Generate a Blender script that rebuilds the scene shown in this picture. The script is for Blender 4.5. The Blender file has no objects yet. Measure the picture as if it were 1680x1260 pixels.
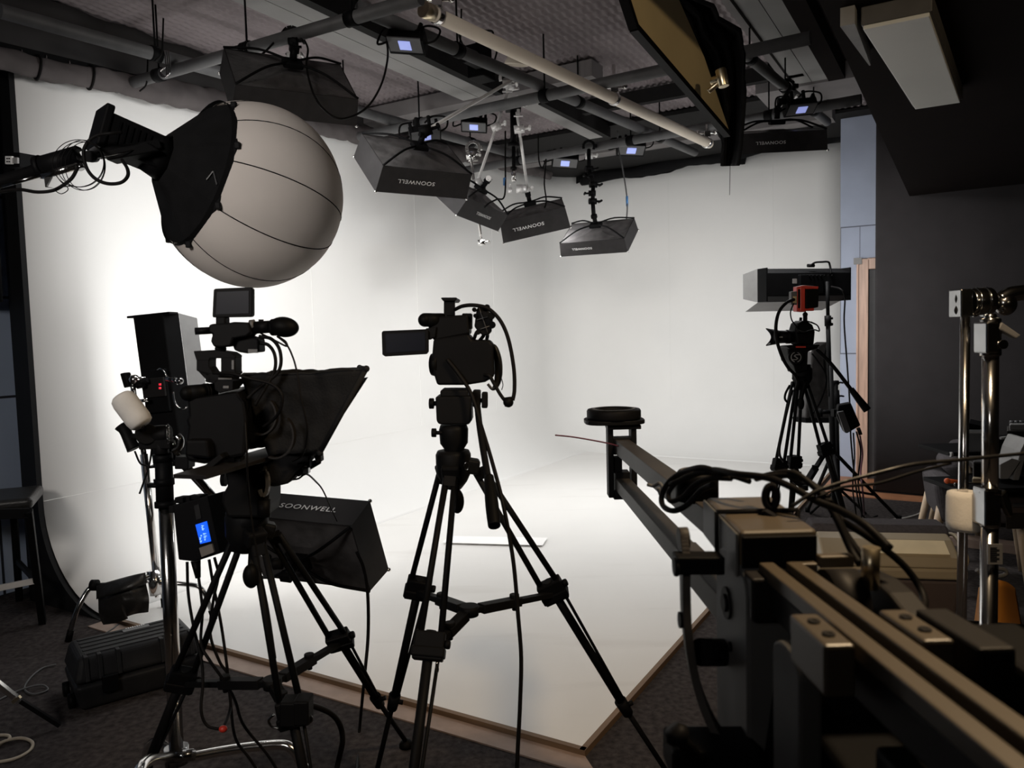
import bpy, bmesh, math, random
from mathutils import Vector, Matrix, noise
random.seed(7)
SC = bpy.context.scene
COL = SC.collection
V = Vector

# ---------------------------------------------------------------- camera
FPX, CAM_H, PITCH, ROLL = 1262.0, 1.51, math.radians(3.9), math.radians(1.5)
FWD = V((0, math.cos(PITCH), -math.sin(PITCH)))
UP0 = V((0, math.sin(PITCH), math.cos(PITCH)))
RT = math.cos(ROLL)*V((1, 0, 0)) - math.sin(ROLL)*UP0
UPV = math.sin(ROLL)*V((1, 0, 0)) + math.cos(ROLL)*UP0
EYE = V((0, 0, CAM_H))
cam_data = bpy.data.cameras.new('camera')
cam = bpy.data.objects.new('camera', cam_data)
COL.objects.link(cam)
cam_data.sensor_fit = 'HORIZONTAL'
cam_data.sensor_width = 36.0
cam_data.lens = 36.0*FPX/1680.0
cam_data.clip_start = 0.02
cam_data.dof.use_dof = True
cam_data.dof.focus_distance = 3.2
cam_data.dof.aperture_fstop = 7.0
m3 = Matrix((RT, UPV, -FWD)).transposed()
cam.matrix_world = Matrix.Translation(EYE) @ m3.to_4x4()
SC.camera = cam

# ---------------------------------------------------------------- world and exposure
SC.view_settings.view_transform = 'Standard'
SC.view_settings.look = 'None'
SC.view_settings.gamma = 1.0
SC.view_settings.exposure = 0.0
world = bpy.data.worlds.new('world')
SC.world = world
world.use_nodes = True
world.node_tree.nodes['Background'].inputs[0].default_value = (0.9, 0.95, 1.0, 1)
world.node_tree.nodes['Background'].inputs[1].default_value = 0.004

BOX_GLOW = 27.0       # the softboxes' diffusers
PANEL_GLOW = 37.0    # the two LED panels


def lamp(name, kind, loc, target, power, color, size=0.3, spot=None):
    d = bpy.data.lights.new(name, kind)
    d.energy = power
    d.color = color
    if kind == 'AREA':
        d.shape = 'RECTANGLE'
        d.size = size
        d.size_y = size*0.6
    else:
        d.shadow_soft_size = size
    if spot:
        d.spot_size = spot
        d.spot_blend = 0.6
    o = bpy.data.objects.new(name, d)
    COL.objects.link(o)
    o.location = loc
    o.rotation_euler = (V(target)-V(loc)).to_track_quat('-Z', 'Y').to_euler()
    return o


# the room's warm downlight over the jib, and two unseen fill lights added
lamp('room_downlight', 'SPOT', (0.72, 1.05, 2.42), (0.62, 0.9, 0.4), 92, (1.0, 0.74, 0.46), 0.10, math.radians(150))
lamp('board_fill_spot', 'SPOT', (1.5, -0.9, 2.35), (0.75, 2.6, 2.55), 80, (1.0, 0.78, 0.50), 0.06, math.radians(42))  # added to bring up the gold board
lamp('front_fill_light', 'AREA', (-1.5, -1.2, 2.7), (-1.0, 2.7, 1.9), 18, (1.0, 0.93, 0.87), 1.0).data.spread = math.radians(75)  # added frontal fill for the lantern, kept off the jib


# ---------------------------------------------------------------- survey of the place
def ray(x, y):
    return FWD + (x-840)/FPX*RT - (y-630)/FPX*UPV


def W(x, y, d):
    """The point seen at (x, y), d metres away."""
    return EYE + d*ray(x, y)


def G(x, y, z=0.0):
    """The point seen at (x, y) that lies at height z."""
    q = ray(x, y)
    return EYE + q*((z-CAM_H)/q.z)


TH = math.radians(30.6)
U = V((math.sin(TH), math.cos(TH), 0))       # along the stage's right edge
VV = V((-math.cos(TH), math.sin(TH), 0))     # along its front edge
F0 = V((0.216, 2.656, 0))                    # front corner of the white stage
Z = V((0, 0, 1))
CU, CV, CH = 6.7, 3.42, 3.46                 # depth, width and height of the cyclorama


def P(a, b, z=0.0):
    return F0 + U*a + VV*b + Z*z


# ---------------------------------------------------------------- mesh building
class MB:
    def __init__(self, M=None):
        self.v, self.f, self.s, self.M = [], [], [], M

    def add(self, vs, fs, smooth=False):
        b = len(self.v)
        for p in vs:
            p = V(p)
            self.v.append(self.M @ p if self.M else p)
        for f in fs:
            self.f.append([b+i for i in f])
            self.s.append(smooth)
        return self

    def hexa(self, p):
        return self.add(p, [(0, 3, 2, 1), (4, 5, 6, 7), (0, 1, 5, 4), (1, 2, 6, 5), (2, 3, 7, 6), (3, 0, 4, 7)])

    def box(self, c, s, R=None):
        c = V(c)
        h = V(s)/2
        pts = [V((x*h.x, y*h.y, z*h.z)) for z in (-1, 1) for x, y in ((-1, -1), (1, -1), (1, 1), (-1, 1))]
        if R:
            pts = [R @ p for p in pts]
        return self.hexa([c+p for p in pts])

    def bar(self, a, b, w, h, up=(0, 0, 1)):
        a, b = V(a), V(b)
        t = (b-a).normalized()
        s = t.cross(V(up))
        s = s.normalized() if s.length > 1e-5 else t.orthogonal().normalized()
        n = s.cross(t)
        q = [(-1, -1), (1, -1), (1, 1), (-1, 1)]
        return self.hexa([a+s*(i*w/2)+n*(j*h/2) for i, j in q]+[b+s*(i*w/2)+n*(j*h/2) for i, j in q])

    def prism(self, pts, vec):
        n = len(pts)
        vec = V(vec)
        p = [V(q) for q in pts]
        fs = [tuple(range(n))[::-1], tuple(range(n, 2*n))]
        fs += [(i, (i+1) % n, n+(i+1) % n, n+i) for i in range(n)]
        return self.add(p+[q+vec for q in p], fs)

    def cyl(self, a, b, r0, r1=None, n=18):
        a, b = V(a), V(b)
        r1 = r0 if r1 is None else r1
        t = (b-a).normalized()
        x = t.orthogonal().normalized()
        y = t.cross(x)
        cs = [(math.cos(2*math.pi*i/n), math.sin(2*math.pi*i/n)) for i in range(n)]
        vs = [a+(x*c+y*s)*r0 for c, s in cs]+[b+(x*c+y*s)*r1 for c, s in cs]
        self.add(vs, [(i, (i+1) % n, n+(i+1) % n, n+i) for i in range(n)], True)
        self.add(vs[:n], [tuple(range(n))[::-1]])
        return self.add(vs[n:], [tuple(range(n))])

    def lathe(self, prof, o, axis=(0, 0, 1), n=28):
        o, t = V(o), V(axis).normalized()
        x = t.orthogonal().normalized()
        y = t.cross(x)
        vs, fs = [], []
        for r, h in prof:
            for i in range(n):
                a = 2*math.pi*i/n
                vs.append(o+t*h+(x*math.cos(a)+y*math.sin(a))*max(r, 1e-4))
        for k in range(len(prof)-1):
            for i in range(n):
                j = (i+1) % n
                fs.append((k*n+i, k*n+j, (k+1)*n+j, (k+1)*n+i))
        self.add(vs, fs, True)
        return self

    def tube(self, pts, r, n=8, closed=False, sm=6):
        p = [V(q) for q in pts]
        if sm > 1 and len(p) > 2:
            p = spline(p, sm, closed)
        m = len(p)
        vs, fs = [], []
        nrm = None
        for i in range(m):
            if closed:
                t = p[(i+1) % m]-p[i-1]
            else:
                t = p[min(i+1, m-1)]-p[max(i-1, 0)]
            t.normalize()
            if nrm is None:
                nrm = t.orthogonal().normalized()
            nrm = (nrm-t*nrm.dot(t)).normalized()
            bn = t.cross(nrm)
            rr = r(i/(m-1)) if callable(r) else r
            for k in range(n):
                a = 2*math.pi*k/n
                vs.append(p[i]+(nrm*math.cos(a)+bn*math.sin(a))*rr)
        for i in range(m if closed else m-1):
            for k in range(n):
                a, b = i*n, ((i+1) % m)*n
                fs.append((a+k, a+(k+1) % n, b+(k+1) % n, b+k))
        self.add(vs, fs, True)
        if not closed:
            self.add(vs[:n], [tuple(range(n))[::-1]])
            self.add(vs[-n:], [tuple(range(n))])
        return self

    def ball(self, c, r, nu=20, nv=12, R=None):
        c = V(c)
        r = V(r) if hasattr(r, '__len__') else V((r, r, r))
        vs, fs = [], []
        for j in range(nv+1):
            t = math.pi*j/nv
            for i in range(nu):
                a = 2*math.pi*i/nu
                q = V((math.sin(t)*math.cos(a)*r.x, math.sin(t)*math.sin(a)*r.y, math.cos(t)*r.z))
                vs.append(c+(R @ q if R else q))
        for j in range(nv):
            for i in range(nu):
                k = (i+1) % nu
                fs.append((j*nu+i, (j+1)*nu+i, (j+1)*nu+k, j*nu+k))
        return self.add(vs, fs, True)

    def sheet(self, fn, nu, nv, smooth=True, thick=0.0):
        vs = [fn(i/nu, j/nv) for j in range(nv+1) for i in range(nu+1)]
        w = nu+1
        fs = [(j*w+i, j*w+i+1, (j+1)*w+i+1, (j+1)*w+i) for j in range(nv) for i in range(nu)]
        if thick:
            nn = []
            for j in range(nv+1):
                for i in range(nu+1):
                    a = V(vs[j*w+min(i+1, nu)])-V(vs[j*w+max(i-1, 0)])
                    b = V(vs[min(j+1, nv)*w+i])-V(vs[max(j-1, 0)*w+i])
                    c = a.cross(b)
                    nn.append(c.normalized() if c.length > 0 else V((0, 0, 1)))
            m = len(vs)
            vs = vs+[V(p)-q*thick for p, q in zip(vs, nn)]
            fs = fs+[tuple(m+k for k in f[::-1]) for f in fs]
            edge = [i for i in range(w)]+[j*w+nu for j in range(1, nv+1)]
            edge += [nv*w+i for i in range(nu-1, -1, -1)]+[j*w for j in range(nv-1, 0, -1)]
            for a, b in zip(edge, edge[1:]+edge[:1]):
                fs.append((b, a, m+a, m+b))
        return self.add(vs, fs, smooth)

    # solids measured in the photograph: the outline at its distance, pushed back by its real depth
    def pp(self, pts, d, dep, yaw=0.0, pitch=0.0):
        a = math.radians(yaw)
        vec = V((math.sin(a)*math.cos(pitch), math.cos(a)*math.cos(pitch), math.sin(pitch)))*dep
        return self.prism([W(x, y, d) for x, y in pts][::-1], vec)

    def pb(self, x0, y0, x1, y1, d, dep, yaw=0.0):
        return self.pp([(x0, y0), (x1, y0), (x1, y1), (x0, y1)], d, dep, yaw)

    def pc(self, x, y, rp, d, dep, yaw=0.0, r1=None, n=20):
        a = math.radians(yaw)
        c = W(x, y, d)
        return self.cyl(c, c+V((math.sin(a), math.cos(a), 0))*dep, rp*d/FPX, None if r1 is None else r1*d/FPX, n)

    def build(self, name, m, parent=None, bevel=0.0, seg=2):
        me = bpy.data.meshes.new(name)
        o = bpy.data.objects.new(name, me)
        COL.objects.link(o)
        org = V((0, 0, 0))
        if parent:
            o.parent = parent
            q = parent
            while q:
                org = org+q.location
                q = q.parent
        me.from_pydata([tuple(p-org) for p in self.v], [], self.f)
        me.polygons.foreach_set('use_smooth', self.s)
        bm = bmesh.new()
        bm.from_mesh(me)
        bmesh.ops.remove_doubles(bm, verts=bm.verts, dist=1e-5)
        bmesh.ops.recalc_face_normals(bm, faces=bm.faces)
        bm.to_mesh(me)
        bm.free()
        me.materials.append(MAT[m] if isinstance(m, str) else m)
        if bevel:
            b = o.modifiers.new('bevel', 'BEVEL')
            b.width = bevel
            b.segments = seg
            b.limit_method = 'ANGLE'
            b.angle_limit = math.radians(40)
        return o


def spline(p, k, closed=False):
    m = len(p)
    out = []
    for i in range(m if closed else m-1):
        a = p[(i-1) % m] if closed or i else p[0]*2-p[1]
        b, c = p[i], p[(i+1) % m]
        d = p[(i+2) % m] if closed or i+2 < m else p[-1]*2-p[-2]
        for j in range(k):
            t = j/k
            out.append(0.5*((2*b)+(c-a)*t+(2*a-5*b+4*c-d)*t*t+(3*b-a-3*c+d)*t**3))
    if not closed:
        out.append(p[-1])
    return out


def tag(o, label=None, cat=None, group=None, kind=None):
    for k, q in (('label', label), ('category', cat), ('group', group), ('kind', kind)):
        if q:
            o[k] = q
    return o


def thing(name, label, cat, loc=(0, 0, 0), group=None):
    o = bpy.data.objects.new(name, None)
    COL.objects.link(o)
    o.empty_display_size = 0.05
    o.location = loc
    return tag(o, label, cat, group)


def struct(o):
    o['kind'] = 'structure'
    return o


def frame(o, x, z):
    """Matrix whose x axis is x and whose z axis is as near z as it can be."""
    x = V(x).normalized()
    z = V(z)
    z = (z-x*z.dot(x)).normalized()
    y = z.cross(x)
    M = Matrix((x, y, z)).transposed().to_4x4()
    M.translation = V(o)
    return M


def text_mesh(name, body, size, M, m, parent, depth=0.0006, scale_x=1.0):
    c = bpy.data.curves.new(name, 'FONT')
    c.body = body
    c.size = size
    c.extrude = depth
    c.align_x = 'CENTER'
    c.align_y = 'CENTER'
    c.offset = size*0.004
    c.space_character = 1.12
    t = bpy.data.objects.new(name, c)
    COL.objects.link(t)
    bpy.context.view_layer.update()
    me = bpy.data.meshes.new_from_object(t)
    bpy.data.objects.remove(t)
    o = bpy.data.objects.new(name, me)
    COL.objects.link(o)
    org = V((0, 0, 0))
    q = parent
    while q:
        org = org+q.location
        q = q.parent
    M2 = Matrix.Translation(-org) @ M @ Matrix.Diagonal((scale_x, 1, 1, 1))
    me.transform(M2)
    me.materials.clear()
    me.materials.append(MAT[m])
    o.parent = parent
    return o


# ---------------------------------------------------------------- materials
MAT = {}


def mat(name, color, rough=0.5, metal=0.0, vary=0.12, scale=18.0, bump=0.0, bscale=120.0, spec=0.5, emit=0.0, ecol=None, sheen=0.0, stretch=None):
    m = bpy.data.materials.new(name)
    m.use_nodes = True
    nt = m.node_tree
    b = nt.nodes['Principled BSDF']
    b.inputs['Roughness'].default_value = rough
    b.inputs['Metallic'].default_value = metal
    b.inputs['Specular IOR Level'].default_value = spec
    if sheen:
        b.inputs['Sheen Weight'].default_value = sheen
    tc = nt.nodes.new('ShaderNodeTexCoord')
    vec = tc.outputs['Object']
    if stretch:
        mp = nt.nodes.new('ShaderNodeMapping')
        mp.inputs['Scale'].default_value = stretch
        nt.links.new(vec, mp.inputs['Vector'])
        vec = mp.outputs['Vector']
    n = nt.nodes.new('ShaderNodeTexNoise')
    n.inputs['Scale'].default_value = scale
    n.inputs['Detail'].default_value = 5
    nt.links.new(vec, n.inputs['Vector'])
    r = nt.nodes.new('ShaderNodeValToRGB')
    r.color_ramp.elements[0].position = 0.3
    r.color_ramp.elements[1].position = 0.7
    lo = [max(0, c*(1-vary)) for c in color]
    hi = [min(1, c*(1+vary)) for c in color]
    r.color_ramp.elements[0].color = (*lo, 1)
    r.color_ramp.elements[1].color = (*hi, 1)
    nt.links.new(n.outputs['Fac'], r.inputs['Fac'])
    nt.links.new(r.outputs['Color'], b.inputs['Base Color'])
    if bump:
        n2 = nt.nodes.new('ShaderNodeTexNoise')
        n2.inputs['Scale'].default_value = bscale
        n2.inputs['Detail'].default_value = 3
        nt.links.new(vec, n2.inputs['Vector'])
        bp = nt.nodes.new('ShaderNodeBump')
        bp.inputs['Strength'].default_value = bump
        bp.inputs['Distance'].default_value = 0.01
        nt.links.new(n2.outputs['Fac'], bp.inputs['Height'])
        nt.links.new(bp.outputs['Normal'], b.inputs['Normal'])
    if emit:
        b.inputs['Emission Color'].default_value = (*(ecol or color), 1)
        b.inputs['Emission Strength'].default_value = emit
    MAT[name] = m
    return m


mat('stage_white', (0.795, 0.792, 0.778), 0.55, vary=0.015, scale=1.6, spec=0.3)
mat('stage_floor', (0.765, 0.755, 0.735), 0.5, vary=0.02, scale=1.6, spec=0.3)
mat('band_grey', (0.05, 0.048, 0.048), 0.9, vary=0.1, scale=3, spec=0.1)
mat('carpet', (0.050, 0.043, 0.042), 0.95, vary=0.45, scale=38, bump=0.6, bscale=420, spec=0.1)
mat('blue_wall', (0.17, 0.21, 0.28), 0.7, vary=0.05, scale=4)
mat('black_wall', (0.010, 0.0095, 0.0095), 0.85, vary=0.1, spec=0.2)
mat('black_board', (0.006, 0.006, 0.0065), 0.7, vary=0.1, spec=0.2)
mat('dark_ceiling', (0.16, 0.15, 0.15), 0.8, vary=0.12, scale=3, spec=0.25)
mat('deck', (0.20, 0.172, 0.177), 0.75, vary=0.25, scale=1.3, spec=0.3)
mat('beam_grey', (0.24, 0.235, 0.23), 0.7, vary=0.08, scale=3)
mat('soffit', (0.008, 0.0055, 0.005), 0.9, vary=0.1, scale=3, spec=0.08)
mat('curtain', (0.036, 0.033, 0.034), 0.95, vary=0.08, scale=5, spec=0.1)
mat('valance', (0.09, 0.08, 0.08), 0.9, vary=0.15, scale=6, spec=0.15)
mat('black_cloth', (0.0055, 0.0055, 0.006), 0.95, vary=0.2, bump=0.2, bscale=200, spec=0.15)
mat('black_plastic', (0.0035, 0.0035, 0.0040), 0.55, vary=0.15, spec=0.07)
mat('black_metal', (0.0048, 0.0048, 0.0052), 0.55, metal=0.0, vary=0.15, spec=0.07)
mat('black_rubber', (0.003, 0.003, 0.003), 0.55, vary=0.15, spec=0.07)
mat('softbox_black', (0.024, 0.0225, 0.023), 0.55, vary=0.15, spec=0.16)
mat('silver_lining', (0.075, 0.071, 0.071), 0.28, metal=0.15, vary=0.4, scale=14, bump=0.3, bscale=30)
mat('dark_screen', (0.003, 0.004, 0.009), 0.35, vary=0.05, spec=0.08)
mat('chrome', (0.72, 0.71, 0.70), 0.16, metal=1.0, vary=0.06)
mat('bright_steel', (0.80, 0.79, 0.78), 0.35, metal=0.35, vary=0.05)
mat('hood_cloth', (0.011, 0.011, 0.0115), 0.9, vary=0.2, bump=0.2, bscale=160, spec=0.15)
mat('satin_steel', (0.30, 0.30, 0.30), 0.17, metal=1.0, vary=0.08)
mat('pipe_grey', (0.085, 0.085, 0.087), 0.55, vary=0.2, scale=7, spec=0.4)
mat('tube_cream', (0.72, 0.64, 0.53), 0.5, vary=0.06, scale=3)
mat('white_cloth', (0.80, 0.745, 0.70), 0.85, vary=0.05, scale=5, spec=0.1)
mat('lettering', (0.75, 0.75, 0.75), 0.6, vary=0.02)
mat('foam', (0.58, 0.56, 0.53), 0.95, vary=0.06, scale=25, bump=0.08, bscale=180, spec=0.1)
mat('gold_board', (0.62, 0.50, 0.28), 0.6, vary=0.1, scale=3)
mat('brass', (0.70, 0.60, 0.42), 0.3, metal=1.0, vary=0.1)
mat('plywood', (0.17, 0.105, 0.06), 0.7, vary=0.2, scale=3, stretch=(1, 1, 14))
mat('pale_wood', (0.30, 0.215, 0.17), 0.6, vary=0.12, scale=5, stretch=(3, 3, 3))
mat('floor_wood', (0.36, 0.16, 0.08), 0.5, vary=0.15, scale=6)
mat('door_frame_wood', (0.50, 0.33, 0.25), 0.45, vary=0.2, scale=4, stretch=(9, 9, 0.8))
mat('door_dark', (0.035, 0.033, 0.034), 0.6, vary=0.1)
mat('fixture_lens', (0.80, 0.80, 0.76), 0.35, vary=0.03, scale=2)
mat('fixture_metal', (0.10, 0.095, 0.09), 0.5, vary=0.1)
mat('case_plastic', (0.014, 0.014, 0.015), 0.55, vary=0.15, bump=0.1, bscale=260, spec=0.16)
mat('leather', (0.012, 0.0115, 0.011), 0.4, vary=0.25, scale=14, bump=0.2, bscale=60, spec=0.4)
mat('jib_metal', (0.036, 0.032, 0.029), 0.55, metal=0.0, vary=0.15, scale=8, spec=0.16)
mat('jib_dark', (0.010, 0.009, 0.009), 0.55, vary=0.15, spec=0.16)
mat('jib_grey', (0.085, 0.085, 0.085), 0.55, vary=0.12, scale=10, spec=0.16)
mat('jib_lit_tan', (0.064, 0.050, 0.033), 0.42, vary=0.1, scale=8)  # warm overhead light on the black jib tops, put into the colour
mat('red_plastic', (0.55, 0.035, 0.02), 0.4, vary=0.08)
mat('cooler_tan', (0.36, 0.295, 0.195), 0.5, vary=0.06, scale=4)
mat('cooler_brown', (0.085, 0.062, 0.055), 0.6, vary=0.08, scale=4)
mat('label_cream', (0.86, 0.74, 0.50), 0.6, vary=0.04)
mat('chair_fabric', (0.075, 0.068, 0.072), 0.95, vary=0.15, scale=60, bump=0.3, bscale=300, spec=0.1)
mat('chair_wood', (0.50, 0.38, 0.26), 0.5, vary=0.12, scale=5, stretch=(6, 6, 1))
mat('desk_dark', (0.03, 0.026, 0.024), 0.5, vary=0.15)
mat('machine_grey', (0.08, 0.08, 0.083), 0.5, vary=0.1)
mat('machine_light', (0.28, 0.275, 0.27), 0.5, vary=0.06)
mat('orange', (0.50, 0.20, 0.035), 0.4, vary=0.08, scale=4)
mat('red_orange', (0.75, 0.13, 0.03), 0.4, vary=0.04)
mat('foil', (0.75, 0.68, 0.55), 0.12, metal=1.0, vary=0.4, scale=30, bump=0.8, bscale=40)
mat('cable_black', (0.0065, 0.006, 0.006), 0.55, vary=0.1, spec=0.07)
mat('cable_cream', (0.42, 0.36, 0.28), 0.55, vary=0.06)
mat('cable_white', (0.6, 0.58, 0.55), 0.5, vary=0.04)
mat('tie_blue', (0.05, 0.18, 0.42), 0.5, vary=0.05)
mat('sticker', (0.17, 0.15, 0.13), 0.6, vary=0.06)
mat('sticker_grey', (0.22, 0.20, 0.19), 0.6, vary=0.06)
mat('white_paint', (0.85, 0.84, 0.82), 0.6, vary=0.02)
mat('paper', (0.94, 0.93, 0.92), 0.6, vary=0.02, scale=4)
mat('barn_metal', (0.34, 0.34, 0.34), 0.5, vary=0.06)
mat('purple_rod', (0.10, 0.03, 0.05), 0.4, vary=0.05)
mat('screen_blue', (0.01, 0.04, 0.5), 0.3, vary=0.05, emit=1.0, ecol=(0.008, 0.12, 0.95))
mat('screen_pale', (0.3, 0.4, 0.8), 0.3, vary=0.05, emit=0.6, ecol=(0.40, 0.45, 0.95))
mat('screen_mark', (0.3, 0.5, 0.9), 0.3, vary=0.02, emit=1.0, ecol=(0.25, 0.5, 1.0))
mat('red_led', (0.6, 0.02, 0.03), 0.3, vary=0.02, emit=0.7, ecol=(1.0, 0.02, 0.05))
for nm_, k_ in (('A', 0.85), ('1', 0.5), ('2', 0.5), ('3', 0.7), ('4', 1.6), ('5', 2.2), ('F', 0.07)):
    mat('diffuser_' + nm_, (0.9, 0.9, 0.9), 0.6, vary=0.01, emit=BOX_GLOW*k_, ecol=(1.0, 0.992, 0.975))
mat('diffuser_lit', (0.9, 0.9, 0.9), 0.6, vary=0.01, emit=BOX_GLOW, ecol=(1.0, 0.992, 0.975))
mat('panel_lit', (0.9, 0.9, 0.9), 0.6, vary=0.01, emit=PANEL_GLOW, ecol=(1.0, 0.992, 0.978))

# the lantern's cloth lets some of the light behind it through
nt_ = MAT['white_cloth'].node_tree
b_ = nt_.nodes['Principled BSDF']
tr_ = nt_.nodes.new('ShaderNodeBsdfTranslucent')
tr_.inputs['Color'].default_value = (0.62, 0.58, 0.54, 1)
ms_ = nt_.nodes.new('ShaderNodeMixShader')
ms_.inputs[0].default_value = 0.28
nt_.links.new(b_.outputs[0], ms_.inputs[1])
nt_.links.new(tr_.outputs[0], ms_.inputs[2])
nt_.links.new(ms_.outputs[0], nt_.nodes['Material Output'].inputs['Surface'])
# ================================================================ the room
def lin(name, m, corners, parent=None):
    return MB().add(corners, [tuple(range(len(corners)))]).build(name, m, parent)


# wall materials with scored joints
def jointed(name, base, row, width, mortar=0.008, joint=(0.02, 0.022, 0.03)):
    m = mat(name, base, 0.7, vary=0.05, scale=4)
    nt = m.node_tree
    b = nt.nodes['Principled BSDF']
    src = b.inputs['Base Color'].links[0].from_socket
    uv = nt.nodes.new('ShaderNodeUVMap')
    br = nt.nodes.new('ShaderNodeTexBrick')
    br.inputs['Scale'].default_value = 1.0
    br.inputs['Row Height'].default_value = row
    br.inputs['Brick Width'].default_value = width
    br.inputs['Mortar Size'].default_value = mortar
    br.inputs['Mortar Smooth'].default_value = 0.1
    br.inputs['Mortar'].default_value = (*joint, 1)
    nt.links.new(uv.outputs['UV'], br.inputs['Vector'])
    nt.links.new(src, br.inputs['Color1'])
    nt.links.new(src, br.inputs['Color2'])
    nt.links.new(br.outputs['Color'], b.inputs['Base Color'])
    return m


def wall(name, a, b, z0, z1, m, thick, uv0=0.0):
    """Upright wall from a to b (plan points); thick is a vector away from the room."""
    mb = MB()
    mb.hexa([a+Z*z0, b+Z*z0, b+thick+Z*z0, a+thick+Z*z0, a+Z*z1, b+Z*z1, b+thick+Z*z1, a+thick+Z*z1])
    o = mb.build(name, m)
    me = o.data
    uvl = me.uv_layers.new(name='UVMap')
    t = (b-a).normalized()
    for lp in me.loops:
        c = me.vertices[lp.vertex_index].co
        uvl.data[lp.index].uv = ((c-a).dot(t)+uv0, c.z)
    return struct(o)


jointed('blue_block_wall', (0.38, 0.46, 0.60), 0.598, 1.2)
jointed('blue_panel_wall', (0.34, 0.38, 0.48), 1.212, 40.0, 0.006, (0.10, 0.11, 0.14))

# carpet floor: a slab
mb = MB()
mb.box((0.5, 5.0, -0.05), (14, 17, 0.1))
struct(mb.build('floor', 'carpet'))

# white cyclorama: one skin of floor, coves and two walls, the inner corner coved too
R = 0.58
RC = 0.55


def wprof(s):
    """Height and distance from the wall along the floor-cove-wall profile, s in 0..1."""
    if s < 0.5:
        a = s/0.5*math.pi/2
        return R-R*math.sin(a), R-R*math.cos(a)
    return 0.0, R+(CH-R)*(s-0.5)/0.5


def cyc_path():
    """Plan line at the foot of the walls, with the inward normal, left end to right end."""
    out = []
    for i in range(13):
        out.append((i/12*(CU-RC), CV, 0, -1))
    for i in range(1, 12):
        a = i/12*math.pi/2
        out.append((CU-RC+RC*math.sin(a), CV-RC+RC*math.cos(a), -math.sin(a), -math.cos(a)))
    for i in range(11):
        out.append((CU, (CV-RC+0.02)*(1-i/10)-0.02, -1, 0))
    return out


path = cyc_path()
mb = MB()
NS = 28
vs = []
for (a, b, na, nb) in path:
    for j in range(NS+1):
        off, h = wprof(j/NS)
        vs.append(P(a+na*off, b+nb*off, 0.012+h))
fs = []
for i in range(len(path)-1):
    for j in range(NS):
        fs.append((i*(NS+1)+j, (i+1)*(NS+1)+j, (i+1)*(NS+1)+j+1, i*(NS+1)+j+1))
mb.add(vs, fs, True)
# flat stage floor inside the foot of the cove
foot = [P(a+na*R, b+nb*R, 0.012) for (a, b, na, nb) in path]
poly = [P(0, 0, 0.012)] + foot
cyc = struct(mb.build('wall_cyclorama', 'stage_white'))
stage = struct(MB().prism(poly, V((0, 0, -0.011))).build('floor_stage', 'stage_floor'))
cyc.modifiers.new('solid', 'SOLIDIFY').thickness = 0.003
cyc.modifiers['solid'].offset = 0
# grubby streaks on the stage floor
nt = MAT['stage_floor'].node_tree
b = nt.nodes['Principled BSDF']
src = b.inputs['Base Color'].links[0].from_socket
tc = nt.nodes.new('ShaderNodeTexCoord')
mp = nt.nodes.new('ShaderNodeMapping')
mp.inputs['Rotation'].default_value = (0, 0, 0.45)
mp.inputs['Scale'].default_value = (0.8, 4.0, 1.0)
n2 = nt.nodes.new('ShaderNodeTexNoise')
n2.inputs['Scale'].default_value = 1.1
n2.inputs['Detail'].default_value = 7
rp = nt.nodes.new('ShaderNodeValToRGB')
rp.color_ramp.elements[0].position = 0.60
rp.color_ramp.elements[0].color = (1, 1, 1, 1)
rp.color_ramp.elements[1].position = 0.80
rp.color_ramp.elements[1].color = (0.88, 0.87, 0.86, 1)
mx = nt.nodes.new('ShaderNodeMixRGB')
mx.blend_type = 'MULTIPLY'
mx.inputs[0].default_value = 1.0
nt.links.new(tc.outputs['Object'], mp.inputs['Vector'])
nt.links.new(mp.outputs['Vector'], n2.inputs['Vector'])
nt.links.new(n2.outputs['Fac'], rp.inputs['Fac'])
nt.links.new(src, mx.inputs[1])
nt.links.new(rp.outputs['Color'], mx.inputs[2])
nt.links.new(mx.outputs['Color'], b.inputs['Base Color'])
b.inputs['Roughness'].default_value = 0.42

# seam lines where the boards meet the cove, slightly proud filler ridges
mb = MB()
for (i0, i1) in ((0, 12), (23, 33)):
    for i in range(i0, i1):
        a, bq, na, nb = path[i]
        c, d, nc, nd = path[i+1]
        mb.bar(P(a+na*0.0022, bq+nb*0.0022, 0.602), P(c+nc*0.0022, d+nd*0.0022, 0.602), 0.0025, 0.003)
for b_ in (0.73, 1.95):
    mb.bar(P(CU-0.0022, b_, 0.62), P(CU-0.0022, b_, 3.4), 0.004, 0.002, VV)
for a_ in (2.2, 3.6, 5.0):
    mb.bar(P(a_, CV-0.0022, 0.62), P(a_, CV-0.0022, 3.0), 0.004, 0.002, U)
struct(mb.build('trim_1', 'stage_white'))

# black end board closing the stage's left end, following the cove
pts = [P(-0.03, CV-R-0.02, 0.0)]
for j in range(17):
    off, h = wprof(j/NS)
    pts.append(P(-0.03, CV-off, 0.0+h))
pts += [P(-0.03, CV, CH), P(-0.03, CV+0.16, CH), P(-0.03, CV+0.16, 0.0)]
struct(MB().prism(pts, U*0.045).build('wall_stage_end', 'black_board'))

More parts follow.
